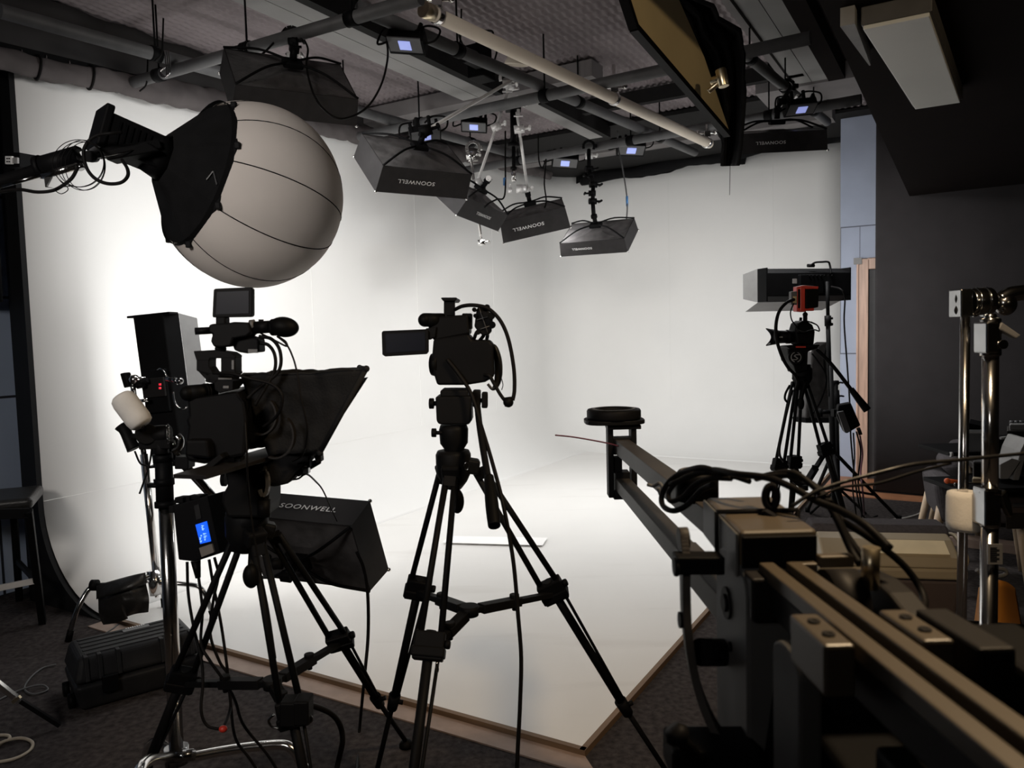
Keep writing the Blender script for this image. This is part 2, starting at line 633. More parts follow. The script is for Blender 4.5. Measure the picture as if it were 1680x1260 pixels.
# plywood edge of the stage and the pale strip on the carpet in front
mb = MB()
for a, bq in ((P(0, -0.012), P(0, CV-R)), ):
    mb.bar(P(-0.011, -0.02, 0.012), P(-0.011, CV-R+0.02, 0.012), 0.022, 0.026)
mb.bar(P(-0.022, -0.011, 0.012), P(CU-R, -0.011, 0.012), 0.022, 0.026)
struct(mb.build('trim_2', 'plywood'))
mb = MB()
mb.hexa([P(-0.12, -0.12, 0.0), P(-0.024, -0.024, 0.0), P(-0.024, CV-R, 0), P(-0.12, CV-R, 0),
         P(-0.12, -0.12, 0.006), P(-0.024, -0.024, 0.006), P(-0.024, CV-R, 0.006), P(-0.12, CV-R, 0.006)])
struct(mb.build('trim_3', 'pale_wood'))

# blue block wall behind the stage's left side; blue panelled wall with the door at the far right
wall('wall_left', P(-7.5, 3.82), P(7.0, 3.82), 0, 4.2, MAT['blue_block_wall'], VV*0.12, 0.35)
BU = 5.62
wall('wall_back', P(BU+0.06, -0.11), P(BU+0.06, -0.28), 0, 4.2, MAT['blue_panel_wall'], U*0.1)
wall('wall_back_far', P(BU+0.06, -1.25), P(BU+0.06, -4.2), 0, 4.2, MAT['blue_panel_wall'], U*0.1)
wall('wall_over_door', P(BU+0.06, -0.28), P(BU+0.06, -1.25), 2.12, 4.2, MAT['blue_panel_wall'], U*0.1)
wall('wall_stage_back', P(CU+0.35, 4.0), P(CU+0.35, -0.2), 0, 4.2, MAT['black_wall'], U*0.1)
wall('wall_right', P(CU+0.4, -4.2), P(-7.5, -4.2), 0, 4.2, MAT['black_wall'], VV*-0.1)
wall('wall_front', P(-7.5, -4.2), P(-7.5, 3.9), 0, 4.2, MAT['black_wall'], U*-0.1)

# door frame of reddish wood with a moulded edge, dark leaf inside
d = thing('door_1', None, None, P(BU, -0.7))
d['kind'] = 'structure'
mb = MB()
for b0, b1, o in ((-0.26, -0.36, 0.0), (-1.12, -1.22, 0.0)):
    mb.hexa([P(BU+o, b0), P(BU+o, b1), P(BU+0.1, b1), P(BU+0.1, b0),
             P(BU+o, b0, 2.11), P(BU+o, b1, 2.11), P(BU+0.1, b1, 2.11), P(BU+0.1, b0, 2.11)])
mb.hexa([P(BU, -0.36, 2.01), P(BU, -1.12, 2.01), P(BU+0.1, -1.12, 2.01), P(BU+0.1, -0.36, 2.01),
         P(BU, -0.36, 2.11), P(BU, -1.12, 2.11), P(BU+0.1, -1.12, 2.11), P(BU+0.1, -0.36, 2.11)])
for b0, b1 in ((-0.345, -0.365), (-0.27, -0.28)):
    mb.hexa([P(BU-0.014, b0), P(BU-0.014, b1), P(BU, b1), P(BU, b0),
             P(BU-0.014, b0, 2.10), P(BU-0.014, b1, 2.10), P(BU, b1, 2.10), P(BU, b0, 2.10)])
mb.build('door_frame', 'door_frame_wood', d, 0.004)
mb = MB()
mb.hexa([P(BU+0.03, -0.361), P(BU+0.03, -1.119), P(BU+0.07, -1.119), P(BU+0.07, -0.361),
         P(BU+0.03, -0.361, 2.009), P(BU+0.03, -1.119, 2.009), P(BU+0.07, -1.119, 2.009), P(BU+0.07, -0.361, 2.009)])
mb.build('door_leaf', 'door_dark', d)
mb = MB()
mb.box(P(BU-0.008, -0.272, 2.09), (0.02, 0.07, 0.06), Matrix((U, VV, Z)).transposed())
mb.build('corner_block', 'beam_grey', d)

# strip of bare wood floor at the foot of the far wall
mb = MB()
mb.hexa([P(4.78, -0.05, 0), P(4.78, -4.2, 0), P(BU+0.05, -4.2, 0), P(BU+0.05, -0.05, 0),
         P(4.78, -0.05, 0.008), P(4.78, -4.2, 0.008), P(BU+0.05, -4.2, 0.008), P(BU+0.05, -0.05, 0.008)])
struct(mb.build('trim_4', 'floor_wood'))
mb = MB()
mb.bar(P(3.55, -0.9, 0.03), P(3.2, -2.9, 0.03), 0.12, 0.06)
o = mb.build('floor_plank', 'pale_wood', None, 0.004)
tag(o, 'pale wooden plank lying on the carpet behind the tan cooler', 'plank')

# ceiling: ribbed metal deck, beams, lower soffit on the right
mb = MB()


def deck(i, j):
    a = -0.7+7.6*i
    b = -1.0+4.6*j
    z = 3.495+0.008*math.sin(b*2*math.pi/0.055+0.8*math.sin(a*2*math.pi/0.12))+0.003*math.sin(a*2*math.pi/0.06)
    return P(a, b, z)


mb.sheet(deck, 760, 480)
struct(mb.build('ceiling', 'deck'))
mb = MB()
mb.hexa([P(-7.6, -4.3, 3.6), P(7.4, -4.3, 3.6), P(7.4, 4.0, 3.6), P(-7.6, 4.0, 3.6),
         P(-7.6, -4.3, 4.2), P(7.4, -4.3, 4.2), P(7.4, 4.0, 4.2), P(-7.6, 4.0, 4.2)])
struct(mb.build('ceiling_slab', 'dark_ceiling'))
R_UV = Matrix((U, VV, Z)).transposed()


def beam(name, a0, a1, b0, b1, z0, z1, m='beam_grey'):
    mb = MB()
    mb.hexa([P(a0, b0, z0), P(a1, b0, z0), P(a1, b1, z0), P(a0, b1, z0), P(a0, b0, z1), P(a1, b0, z1), P(a1, b1, z1), P(a0, b1, z1)])
    return mb


k = 5
for a0, a1, b0, b1, z0, z1, m in ((-1.5, 2.85, 2.02, 2.17, 3.36, 3.40, 'beam_grey'), (-1.5, 2.85, 2.175, 2.32, 3.36, 3.40, 'beam_grey'),
                                  (-1.5, 2.85, 1.95, 2.015, 3.345, 3.47, 'black_wall'), (-1.5, 2.85, 2.05, 2.3, 3.40, 3.47, 'dark_ceiling'),
                                  (3.25, 4.6, 1.86, 2.02, 3.36, 3.47, 'beam_grey'), (3.25, 4.6, 1.80, 1.855, 3.345, 3.47, 'black_wall'),
                                  (2.86, 3.06, 1.2, 3.4, 3.35, 3.47, 'dark_ceiling'), (5.2, 5.4, -0.1, 3.3, 3.36, 3.47, 'dark_ceiling'), (3.75, 3.82, -0.1, 1.7, 3.36, 3.47, 'black_wall'),
                                  (-1.5, 4.0, -0.24, -0.125, 3.36, 3.47, 'beam_grey'), (-1.5, 4.0, -0.12, 0.0, 3.36, 3.47, 'beam_grey'),
                                  (-1.5, 4.0, 0.005, 0.05, 3.34, 3.47, 'dark_ceiling'), (-1.5, 4.0, -0.36, -0.245, 3.34, 3.47, 'soffit'),
                                  (4.0, 4.5, -0.7, 0.3, 3.34, 3.47, 'dark_ceiling'),
                                  (5.45, 6.85, -0.6, 3.45, 3.45, 3.475, 'black_wall'), (4.55, 5.18, -0.1, 3.4, 3.44, 3.475, 'black_wall')):
    struct(beam('b', a0, a1, b0, b1, z0, z1).build('trim_%d' % k, m))
    k += 1
# lower soffit over the right-hand side of the room
struct(beam('b', -7.4, 5.0, -4.2, -0.74, 2.56, 2.9).build('ceiling_soffit', 'soffit'))
struct(beam('b', -7.4, 5.0, -0.90, -0.70, 2.9, 4.1).build('wall_soffit_face', 'soffit'))

wall('wall_left_upper', P(-0.9, 3.46), P(-7.5, 3.46), 2.9, 3.6, MAT['dark_ceiling'], VV*0.1)
# ================================================================ lighting grid under the ceiling
PZ = 3.16
pipes = [
    ('pipe', 'grey ceiling pipe running back over the left edge of the white stage', (0, 18), (860, 258), 0.037, 0.0),
    ('pipe', 'grey ceiling pipe running back beside the cream tube, with control units strapped on', (590, 13), (1140, 250), 0.037, 0.0),
    ('pipe', 'grey ceiling pipe running back past the right end of the cross pipes', (1190, 62), (1357, 200), 0.034, 0.0),
    ('pipe', 'black ceiling cross pipe that carries the softbox above the paper lantern', (190, 144), (690, -3), 0.033, -0.075),
    ('pipe', 'grey ceiling cross pipe with an open sawn end beside the door-side beam', (590, 224), (1330, 62), 0.037, -0.075),
    ('pipe', 'farthest grey ceiling cross pipe, just before the back of the stage', (760, 280), (1413, 163), 0.037, -0.075),
]
for nm, lb, a, b, r, dz in pipes:
    root = thing(nm, lb, 'pipe', G(*a, PZ+dz), 'ceiling grid pipes')
    A, B = G(*a, PZ+dz), G(*b, PZ+dz)
    mb = MB()
    t = (B-A).normalized()
    mb.cyl(A, B, r, n=20)
    mb.build('pipe_tube', 'pipe_grey', root)
    L = (B-A).length
    # couplers and the thin rods the pipe hangs from
    for k in range(3):
        q = A+t*(L*(0.18+0.32*k))
        mb = MB()
        mb.cyl(q-t*0.03, q+t*0.03, r+0.007, n=16)
        mb.build('coupler', 'black_metal', root)
        mb = MB()
        mb.cyl(q+Z*r, V((q.x, q.y, 3.49)), 0.006, n=8)
        mb.build('hanging_rod', 'black_metal', root)

# ---------------------------------------------------------------- softboxes


def softbox(label, M, L=0.6, Wd=0.36, S=0.14, text=True, group='hanging softboxes', tx=0.0, glow='lit'):
    """x runs along the lettered side, y across the face, z from the lit face to the back."""
    root = thing('softbox', label, 'softbox', M @ V((0, Wd/2, S)), group)
    mb = MB(M)
    h = L/2
    t = 0.006
    # skirt: four fabric sides, slightly wider at the front
    e = 0.012
    fr = [(-h-e, -e, 0), (h+e, -e, 0), (h+e, Wd+e, 0), (-h-e, Wd+e, 0)]
    bk = [(-h, 0, S), (h, 0, S), (h, Wd, S), (-h, Wd, S)]
    inn = [(p[0]*(1-t/h), t+(p[1])*(1-2*t/Wd), p[2]) for p in fr]
    ini = [(p[0]*(1-t/h), t+(p[1])*(1-2*t/Wd), p[2]) for p in bk]
    vs = fr+bk+inn+ini
    fs = []
    for i in range(4):
        j = (i+1) % 4
        fs += [(i, j, 4+j, 4+i), (8+j, 8+i, 12+i, 12+j), (j, i, 8+i, 8+j), (4+i, 4+j, 12+j, 12+i)]
    mb.add(vs, fs)
    mb.build('skirt', 'softbox_black', root)
    # back: shiny cloth sunk inside the rim, bent rods arching over it to the lamp plate
    mb = MB(M)
    px_, py_, H = 0.05, 0.036, 0.055
    top = [(-px_, Wd/2-py_, S+0.01), (px_, Wd/2-py_, S+0.01), (px_, Wd/2+py_, S+0.01), (-px_, Wd/2+py_, S+0.01)]

    def backfn(i):
        j = (i+1) % 4

        def fn(a, b):
            lo = V(bk[i]).lerp(V(bk[j]), a)
            hi = V(top[i]).lerp(V(top[j]), a)
            q = lo.lerp(hi, b)
            q.z -= 0.02*math.sin(math.pi*b)*(0.6+0.4*math.sin(math.pi*a))
            return q
        return fn
    for i in range(4):
        mb.sheet(backfn(i), 8, 8)
    mb.add(top, [(0, 1, 2, 3)])
    mb.build('back_cloth', 'silver_lining', root)
    for i in range(4):
        mb = MB(M)
        a = V(bk[i])
        c = V((top[i][0]*0.6, Wd/2+(top[i][1]-Wd/2)*0.6, S+H+0.01))
        m_ = a.lerp(c, 0.55)+V((0, 0, 0.024))
        mb.tube([a+V((0, 0, 0.004)), m_, c], 0.0065, 8)
        mb.build('corner_rod', 'black_metal', root)
    mb = MB(M)
    mb.box((0, Wd/2, S+H), (2*px_, 2*py_, 0.032))
    hd = mb.build('lamp_plate', 'black_metal', root, 0.008)
    mb = MB(M)
    mb.cyl((0, Wd/2, S+H+0.02), (0, Wd/2, S+H+0.075), 0.018)
    mb.box((0, Wd/2, S+H+0.075), (0.045, 0.03, 0.03))
    mb.build('mount', 'black_metal', hd)
    mb = MB(M)
    mb.add([(p[0]*(1-t/h), t+p[1]*(1-2*t/Wd), 0.012) for p in fr], [(0, 3, 2, 1)])
    mb.build('diffuser', 'diffuser_' + glow, root)
    for i in range(4):
        mb = MB(M)
        mb.ball((fr[i][0], fr[i][1], 0.0), 0.008, 10, 6)
        mb.build('corner_cap', 'chrome', root)
    if text:
        X = M.to_3x3() @ V((-1, 0, 0))
        Zt = M.to_3x3() @ V((0, -1, 0))
        T = frame(M @ V((tx, -0.0085, S*0.5)), X, Zt)
        text_mesh('lettering', 'SOONWELL', S*(0.215 if glow != 'F' else 0.27), T, 'lettering', root, scale_x=1.2)
    return root


def hung(corner, yaw, alpha, roll, L, left=True):
    """Frame of a softbox from the near front corner of its lettered side."""
    Rm = Matrix.Rotation(math.radians(yaw), 4, 'Z') @ Matrix.Rotation(math.radians(roll), 4, 'Y') @ Matrix.Rotation(math.radians(alpha), 4, 'X')
    o = corner-(Rm @ V((-L/2 if left else L/2, 0, 0)))
    return Matrix.Translation(o) @ Rm


boxes = {}
M = hung(W(383, 184, 3.75), 28, 42, 0, 0.60)
boxes['A'] = (M, softbox('large black softbox hung above the white paper lantern', M, 0.60, 0.40, 0.14, text=False, glow='A'))
M = hung(W(618, 313, 4.45), 33, 40, 0, 0.58)
boxes['1'] = (M, softbox('black softbox right of the paper lantern, largest with a readable upside-down name', M, 0.58, 0.38, 0.16, tx=-0.06, glow='1'))
M = hung(W(748, 352, 5.2), 64, 42, 4, 0.60)
boxes['2'] = (M, softbox('small tilted softbox half hidden behind the bigger softbox beside the lantern', M, 0.60, 0.27, 0.14, glow='2'))
M = hung(W(828, 398, 6.2), -4, 22, -11, 0.53)
boxes['3'] = (M, softbox('softbox on a chrome rod, leaning down to one side, third along from the lantern', M, 0.53, 0.32, 0.17, tx=-0.05, glow='3'))
M = hung(W(923, 420, 6.4), -25, 33, 0, 0.55)
boxes['4'] = (M, softbox('lowest hanging softbox with a pale grey back, on a black jointed arm', M, 0.55, 0.36, 0.115, tx=-0.09, glow='4'))
M = hung(W(1210, 253, 5.0), -6, 16, 0, 0.55)
boxes['5'] = (M, softbox('black softbox beside the black cloth of the gold board', M, 0.55, 0.34, 0.125, tx=-0.07, glow='5'))


def mount_of(k, S, Wd):
    return boxes[k][0] @ V((0, Wd/2, S+0.055+0.09))


def knuckle(mb, c, s=0.03, ax=(1, 0, 0)):
    """Grip head: a drum with a T handle."""
    ax = V(ax).normalized()
    mb.cyl(c-ax*s*0.9, c+ax*s*0.9, s*0.75, n=16)
    mb.cyl(c+ax*s*0.9, c+ax*s*1.9, s*0.25, n=10)
    o = ax.cross(Z)
    o = o.normalized() if o.length > 0.1 else V((0, 1, 0))
    mb.cyl(c+ax*s*1.9-o*s*1.1, c+ax*s*1.9+o*s*1.1, s*0.28, n=10)
    mb.ball(c, s*0.8, 12, 8)


def clamp_on(name_mat, root, c, pr=0.036, s=1.0):
    """C-clamp gripping a pipe at c."""
    mb = MB()
    for k in range(9):
        a0 = -0.6+k*0.52
        a1 = a0+0.52
        if k > 7:
            break
        f = (pr+0.012)
        mb.bar(c+V((math.cos(a0)*f, 0, math.sin(a0)*f)), c+V((math.cos(a1)*f, 0, math.sin(a1)*f)), 0.022*s, 0.011, (0, 1, 0))
    mb.cyl(c+V((0.0, 0, -pr-0.05)), c+V((0, 0, -pr-0.005)), 0.011*s)
    mb.cyl(c+V((-0.035*s, 0, -pr-0.055)), c+V((0.035*s, 0, -pr-0.055)), 0.006*s)
    mb.box(c+V((pr+0.02, 0, 0)), (0.03*s, 0.036*s, 0.03*s))
    return mb.build('pipe_clamp', name_mat, root, 0.002)


def arm_thing(label, pts, r, m, heads, top=None, group='hanging grip arms', extra=None):
    root = thing('grip_arm', label, 'grip arm', pts[0], group)
    mb = MB()
    for a, b in zip(pts, pts[1:]):
        mb.cyl(a, b, r, n=14)
    mb.build('rod', m, root)
    for h in heads:
        mb = MB()
        knuckle(mb, h[0], h[1], h[2])
        mb.build('grip_head', m if len(h) < 4 else h[3], root)
    if top is not None:
        clamp_on(m, root, top)
    return root


# arms: top clamp on a grid pipe, rod, head at the softbox mount
topA = W(478, 60, 4.15)
mA = mount_of('A', 0.14, 0.40)
arm_thing('short black jointed arm dropping to the softbox above the lantern', [topA+Z*-0.05, topA+V((0.01, 0, -0.16)), mA.lerp(topA, 0.3), mA], 0.012, 'black_metal',
          [(topA+V((0.0, 0, -0.1)), 0.028, (1, 0, 0), 'bright_steel'), (mA.lerp(topA, 0.45), 0.026, (1, 0, 0)), (mA.lerp(topA, 0.2), 0.024, (0, 1, 0))], topA)
t1 = W(832, 138, 5.3)
m1 = mount_of('1', 0.16, 0.38)
arm_thing('long chrome rod slanting down to the softbox right of the lantern', [t1+V((0.1, 0, 0.06)), m1], 0.011, 'bright_steel',
          [(m1.lerp(t1, 0.02), 0.042, (1, 0, 0.3), 'black_metal'), (t1, 0.035, (1, 0, 0))], t1+V((0, 0.03, 0.05)))
t2 = W(836, 142, 5.45)
m2 = mount_of('2', 0.14, 0.27)
a2 = W(783, 300, 5.45)
arm_thing('chrome rod with a grip head at the middle, ending at the small tilted softbox', [t2, a2, m2], 0.0105, 'bright_steel',
          [(t2, 0.036, (0.5, 1, 0)), (t2.lerp(a2, 0.42), 0.036, (1, 0, 0.4)), (a2, 0.04, (1, 0, 0.3)), (m2, 0.026, (0, 1, 0))])
t3 = W(848, 184, 5.75)
m3_ = mount_of('3', 0.17, 0.32)
arm_thing('chrome rod with a T handle, dropping to the leaning softbox', [t3, m3_+V((0.0, 0, 0.03)), m3_], 0.0115, 'bright_steel',
          [(t3.lerp(m3_, 0.2), 0.042, (1, 0, 0.1)), (m3_+V((-0.05, 0, 0.03)), 0.045, (1, 0, 0)), (m3_+V((-0.14, 0, 0.02)), 0.022, (0, 0, 1))], W(850, 170, 5.75))
t4 = W(966, 246, 6.6)
m4 = mount_of('4', 0.115, 0.36)
q4 = [t4, t4.lerp(m4, 0.3)+V((-0.01, 0, 0)), t4.lerp(m4, 0.55)+V((0.015, 0, 0)), t4.lerp(m4, 0.8), m4]
arm_thing('black double jointed arm with many knobs above the lowest softbox', q4, 0.017, 'black_metal',
          [(q4[0]+Z*-0.05, 0.035, (1, 0, 0), 'bright_steel')]+[(q, 0.034, (1, 0.2, 0)) for q in q4[1:4]]+[(t4.lerp(m4, 0.68), 0.032, (-1, 0, 0)), (t4.lerp(m4, 0.4), 0.03, (-1, 0, 0))], t4+Z*0.03)
t5 = W(1292, 152, 5.3)
m5 = mount_of('5', 0.125, 0.34)
arm_thing('short black arm with a chrome clamp over the softbox beside the black cloth', [t5, m5], 0.014, 'black_metal',
          [(t5+V((-0.01, 0, -0.03)), 0.035, (1, 0, 0), 'bright_steel'), (t5.lerp(m5, 0.6), 0.03, (1, 0, 0))], t5+Z*0.04)
# chrome spigot arm hanging lower, seen under the small tilted softbox
s0, s1 = W(772, 255, 5.7), W(790, 398, 5.7)
arm_thing('chrome spigot rod hanging below the small tilted softbox', [s0, s1], 0.011, 'chrome',
          [(s0, 0.036, (1, 0, 0.1)), (s1, 0.03, (1, 0, 0.1))], W(776, 243, 5.7))
# black telescopic drop rod
r0, r1 = W(842, 180, 5.9), W(843, 298, 5.9)
root = thing('telescopic_rod', 'black telescopic drop rod hanging free between the two chrome rods', 'rod', r0)
MB().cyl(r0, r0.lerp(r1, 0.5), 0.024).build('upper_tube', 'black_metal', root)
MB().cyl(r0.lerp(r1, 0.5), r1, 0.014).build('lower_tube', 'black_metal', root)
mb = MB()
mb.cyl(r0.lerp(r1, 0.47), r0.lerp(r1, 0.52), 0.045)
mb.cyl(r0.lerp(r1, 0.8), r0.lerp(r1, 0.83), 0.026)
mb.build('collar', 'black_metal', root)
MB().cyl(r1+Z*0.08, r1, 0.019).build('spigot', 'chrome', root)
mb = MB()
mb.box(r0+Z*0.03, (0.12, 0.1, 0.08))
mb.build('clamp', 'black_metal', root, 0.006)

# control units strapped to the pipes, each with a small lit screen


def controller(label, c, w=0.2, roll=0.0, yaw=0.0):
    root = thing('light_controller', label, 'light controller', c, 'light controllers on the ceiling pipes')
    Rm = Matrix.Rotation(math.radians(yaw), 4, 'Z') @ Matrix.Rotation(math.radians(roll), 4, 'Y') @ Matrix.Rotation(math.radians(-24), 4, 'X')
    M = Matrix.Translation(c) @ Rm
    mb = MB(M)
    mb.box((0, 0, 0), (w, w*0.55, w*0.32))
    for x in (-0.42, 0.42):
        mb.box((x*w, 0, w*0.12), (w*0.1, w*0.6, w*0.36))
    mb.build('housing', 'black_metal', root, 0.004)
    mb = MB(M)
    mb.box((0, -w*0.1, -w*0.165), (w*0.9, w*0.5, 0.008))
    mb.build('face_plate', 'machine_grey', root)
    mb = MB(M)
    mb.box((0, -w*0.1, -w*0.19), (w*0.32, w*0.3, 0.006))
    mb.build('screen', 'screen_pale', root)
    mb = MB(M)
    mb.tube([(w*0.5, 0, 0), (w*0.75, 0, 0.03), (w*0.8, 0, 0.1), (w*0.4, 0.02, 0.14), (w*0.1, 0.02, 0.1)], 0.006)
    mb.tube([(-w*0.5, 0, 0), (-w*0.8, 0, -0.02), (-w*0.7, 0, 0.09), (-w*0.3, 0.02, 0.12)], 0.006)
    mb.build('cable', 'cable_black', root)
    mb = MB(M)
    for k in range(2):
        mb.cyl((w*(-0.2+0.4*k), 0, w*0.15), (w*(-0.2+0.4*k)+0.01, 0, w*0.15+0.10), 0.012)
    mb.build('strap', 'black_cloth', root)
    return root


controller('light controller nearest the camera, on the pipe before the cream tube', W(668, 70, 4.1), 0.20, 8, -8)
controller('light controller above the biggest named softbox beside the lantern', W(697, 220, 4.9), 0.20, -10, 10)
controller('light controller between the long chrome rods', W(778, 205, 5.9), 0.20, 5, 0)
controller('light controller left of the black jointed arm', W(927, 264, 7.0), 0.24, 5, 0)
controller('light controller under the cream tube, beside the thin drop cable', W(1035, 243, 6.9), 0.25, 3, 0)
controller('light controller above the softbox beside the black cloth', W(1312, 176, 5.2), 0.20, -4, 0)
for lb, c in (('black junction box on the pipe near the middle of the cream tube', W(783, 92, 4.7)),
              ('black junction box low on the pipe before the rod clamps', W(790, 118, 4.9))):
    root = thing('junction_box', lb, 'junction box', c, 'junction boxes on the pipe')
    mb = MB()
    mb.box(c, (0.15, 0.12, 0.10), R_UV)
    mb.build('box', 'black_metal', root, 0.006)
    mb = MB()
    for k in range(3):
        mb.tube([c+V((-0.08+k*0.08, -0.03, 0.04)), c+V((-0.1+k*0.1, -0.05, 0.12)), c+V((0.02*k, 0, 0.15))], 0.006)
    mb.build('cable', 'cable_black', root)

# cream tube slung under the grid
a, b = W(697, 16, 3.75), W(1164, 236, 6.1)
root = thing('hanging_tube', 'long cream coloured tube slung under the ceiling pipes', 'tube', a)
mb = MB()
mb.cyl(a, b, 0.036, n=24)
mb.build('tube', 'tube_cream', root)
mb = MB()
t = (b-a).normalized()
mb.cyl(a-t*0.012, a+t*0.05, 0.040, n=24)
mb.build('end_sleeve', 'brass', root)
for f in (0.028, 0.55, 0.985):
    q = a.lerp(b, f)
    mb = MB()
    mb.cyl(q-t*0.015, q+t*0.015, 0.043, n=20)
    mb.box(q+Z*0.065, (0.05, 0.05, 0.05))
    mb.cyl(q+Z*0.05, q+Z*(0.22 if f < 0.9 else 0.14), 0.012)
    mb.cyl(q+V((-0.07, 0, 0.075)), q+V((0.07, 0, 0.075)), 0.009)
    mb.ball(q+V((0.07, 0, 0.08)), 0.02, 10, 8)
    mb.ball(q+V((-0.07, 0, 0.08)), 0.02, 10, 8)
    mb.build('clamp', 'chrome', root, 0.003)

# small round ceiling speaker/lamp cup by the rods
c = W(848, 106, 5.1)
o = MB().lathe([(0.001, 0.06), (0.06, 0.06), (0.085, 0.0), (0.075, -0.005), (0.05, 0.04), (0.001, 0.04)], c, (0.1, -0.2, 1)).build('lamp_cup', 'tube_cream')
tag(o, 'small pale lamp cup under the ceiling above the rod clamps', 'lamp cup')

# gold board flag with black cloth, seen edge-on under the ceiling
root = thing('reflector_board', 'big gold flat board hung edge-on under the ceiling', 'reflector board', W(1110, 100, 2.7))
mb = MB()
d0, d1 = 2.3, 3.3
A = [W(1023, -8, 2.45), W(1040, 46, 2.5), W(1193, 220, 3.5), W(1194, 215, 3.5), W(1110, -8, 2.55)]
A = [W(1022, -10, 2.42), W(1040, 46, 2.50), W(1193, 221, 3.45), W(1150, 95, 2.95), W(1103, -10, 2.42)]
nv = (A[1]-A[0]).cross(A[2]-A[1]).normalized()


def on_board(x, y):
    q = ray(x, y)
    return EYE+q*((A[0]-EYE).dot(nv)/q.dot(nv))


A[3], A[4] = on_board(1150, 95), on_board(1103, -10)
mb.prism(A, nv*0.014)
mb.build('board', 'gold_board', root)
mb = MB()
for p, q in ((A[0], A[1]), (A[1], A[2])):
    mb.bar(p, q, 0.022, 0.03, nv)
mb.build('frame_bar', 'black_metal', root)
mb = MB()
mb.bar(on_board(1074, -10)-nv*0.004, on_board(1128, 140)-nv*0.004, 0.018, 0.016, nv)
mb.build('centre_bar', 'gold_board', root)
mb = MB()
hc = W(1180, 135, 2.85)
mb.cyl(W(1162, 150, 2.87), hc, 0.010)
mb.cyl(W(1168, 134, 2.87), W(1184, 128, 2.84), 0.016)
mb.cyl(W(1182, 114, 2.84), W(1188, 142, 2.84), 0.020)
mb.cyl(W(1184, 112, 2.84), W(1185, 118, 2.84), 0.013)
mb.build('clamp_handle', 'brass', root, 0.002)
root2 = thing('black_cloth', 'black cloth draped over the back of the gold board', 'cloth', W(1190, 120, 3.0))
outer = [(1100, -12), (1168, 12), (1176, 32), (1213, 52), (1222, 85), (1220, 150), (1216, 205), (1213, 240), (1209, 272)]
inner = [(1104, -12), (1128, 40), (1144, 75), (1158, 110), (1170, 150), (1183, 190), (1182, 215), (1184, 240), (1184, 273)]


def cloth(a, b):
    k = a*(len(outer)-1)
    i = min(int(k), len(outer)-2)
    f = k-i
    x0, y0 = (inner[i][0]*(1-f)+inner[i+1][0]*f, inner[i][1]*(1-f)+inner[i+1][1]*f)
    x1, y1 = (outer[i][0]*(1-f)+outer[i+1][0]*f, outer[i][1]*(1-f)+outer[i+1][1]*f)
    d = 2.95+0.75*a+0.05*math.sin(b*9+a*3)+0.03*math.sin(b*21+a*9)
    return W(x0*(1-b)+x1*b, y0*(1-b)+y1*b, d+0.25*math.sin(math.pi*b)*0.5)


mb = MB()
mb.sheet(cloth, 40, 26, True, 0.015)
mb.build('drape', 'black_cloth', root2)
mb = MB()
mb.cyl(W(1198, 268, 3.6), W(1197, 320, 3.6), 0.0012, n=6)
mb.build('loose_thread', 'cable_black', root2)

# ceiling light fixture on the lower soffit
root = thing('ceiling_light', 'long pale ceiling light fixture on the dark soffit, unlit', 'ceiling light', P(1.1, -1.0, 2.55))
mb = MB()
fz = 2.5
mb.hexa([P(0.49, -0.85, fz), P(0.49, -1.06, fz), P(1.71, -1.14, fz), P(1.71, -0.94, fz),
         P(0.49, -0.85, 2.56), P(0.49, -1.06, 2.56), P(1.71, -1.14, 2.56), P(1.71, -0.94, 2.56)])
mb.build('housing', 'fixture_metal', root, 0.004)
mb = MB()
mb.hexa([P(0.495, -0.856, fz-0.014), P(0.495, -1.052, fz-0.014), P(1.7, -1.13, fz-0.014), P(1.7, -0.95, fz-0.014),
         P(0.495, -0.856, fz), P(0.495, -1.052, fz), P(1.7, -1.13, fz), P(1.7, -0.95, fz)])
mb.build('lens', 'fixture_lens', root, 0.003)
mb = MB()
mb.hexa([P(0.46, -0.79, fz), P(0.46, -0.835, fz), P(0.95, -0.835, fz), P(0.95, -0.83, fz),
         P(0.46, -0.79, 2.56), P(0.46, -0.835, 2.56), P(0.95, -0.835, 2.56), P(0.95, -0.83, 2.56)])
mb.build('side_reflector', 'machine_light', root)

# black cloth rolls hung along the top of the stage walls
root = thing('rolled_curtain', 'grey cloth roll tied along the top of the stage left wall', 'curtain')
zs = [(-0.35, 3.01, 0.055), (0.1, 3.015, 0.06), (0.5, 3.055, 0.065), (0.9, 3.085, 0.085), (1.35, 3.12, 0.075), (1.9, 3.15, 0.07), (2.6, 3.18, 0.08), (3.6, 3.25, 0.08), (4.8, 3.35, 0.08), (6.1, 3.40, 0.06)]

def zr(a):
    for p, q in zip(zs, zs[1:]):
        if a <= q[0]:
            f = (a-p[0])/(q[0]-p[0])
            f = f*f*(3-2*f)
            return p[1]*(1-f)+q[1]*f, p[2]*(1-f)+q[2]*f
    return zs[-1][1], zs[-1][2]


def roll(i, j):
    a = -0.35+6.5*i
    z, r = zr(a)
    t = 2*math.pi*j
    n = noise.noise(V((a*6, math.cos(t)*1.2, math.sin(t)*1.2)))
    w = r*(1+0.22*n+0.05*math.sin(a*40+math.sin(t)*4))
    return P(a, CV-0.14+math.cos(t)*w*0.85, z+0.02+math.sin(t)*w)


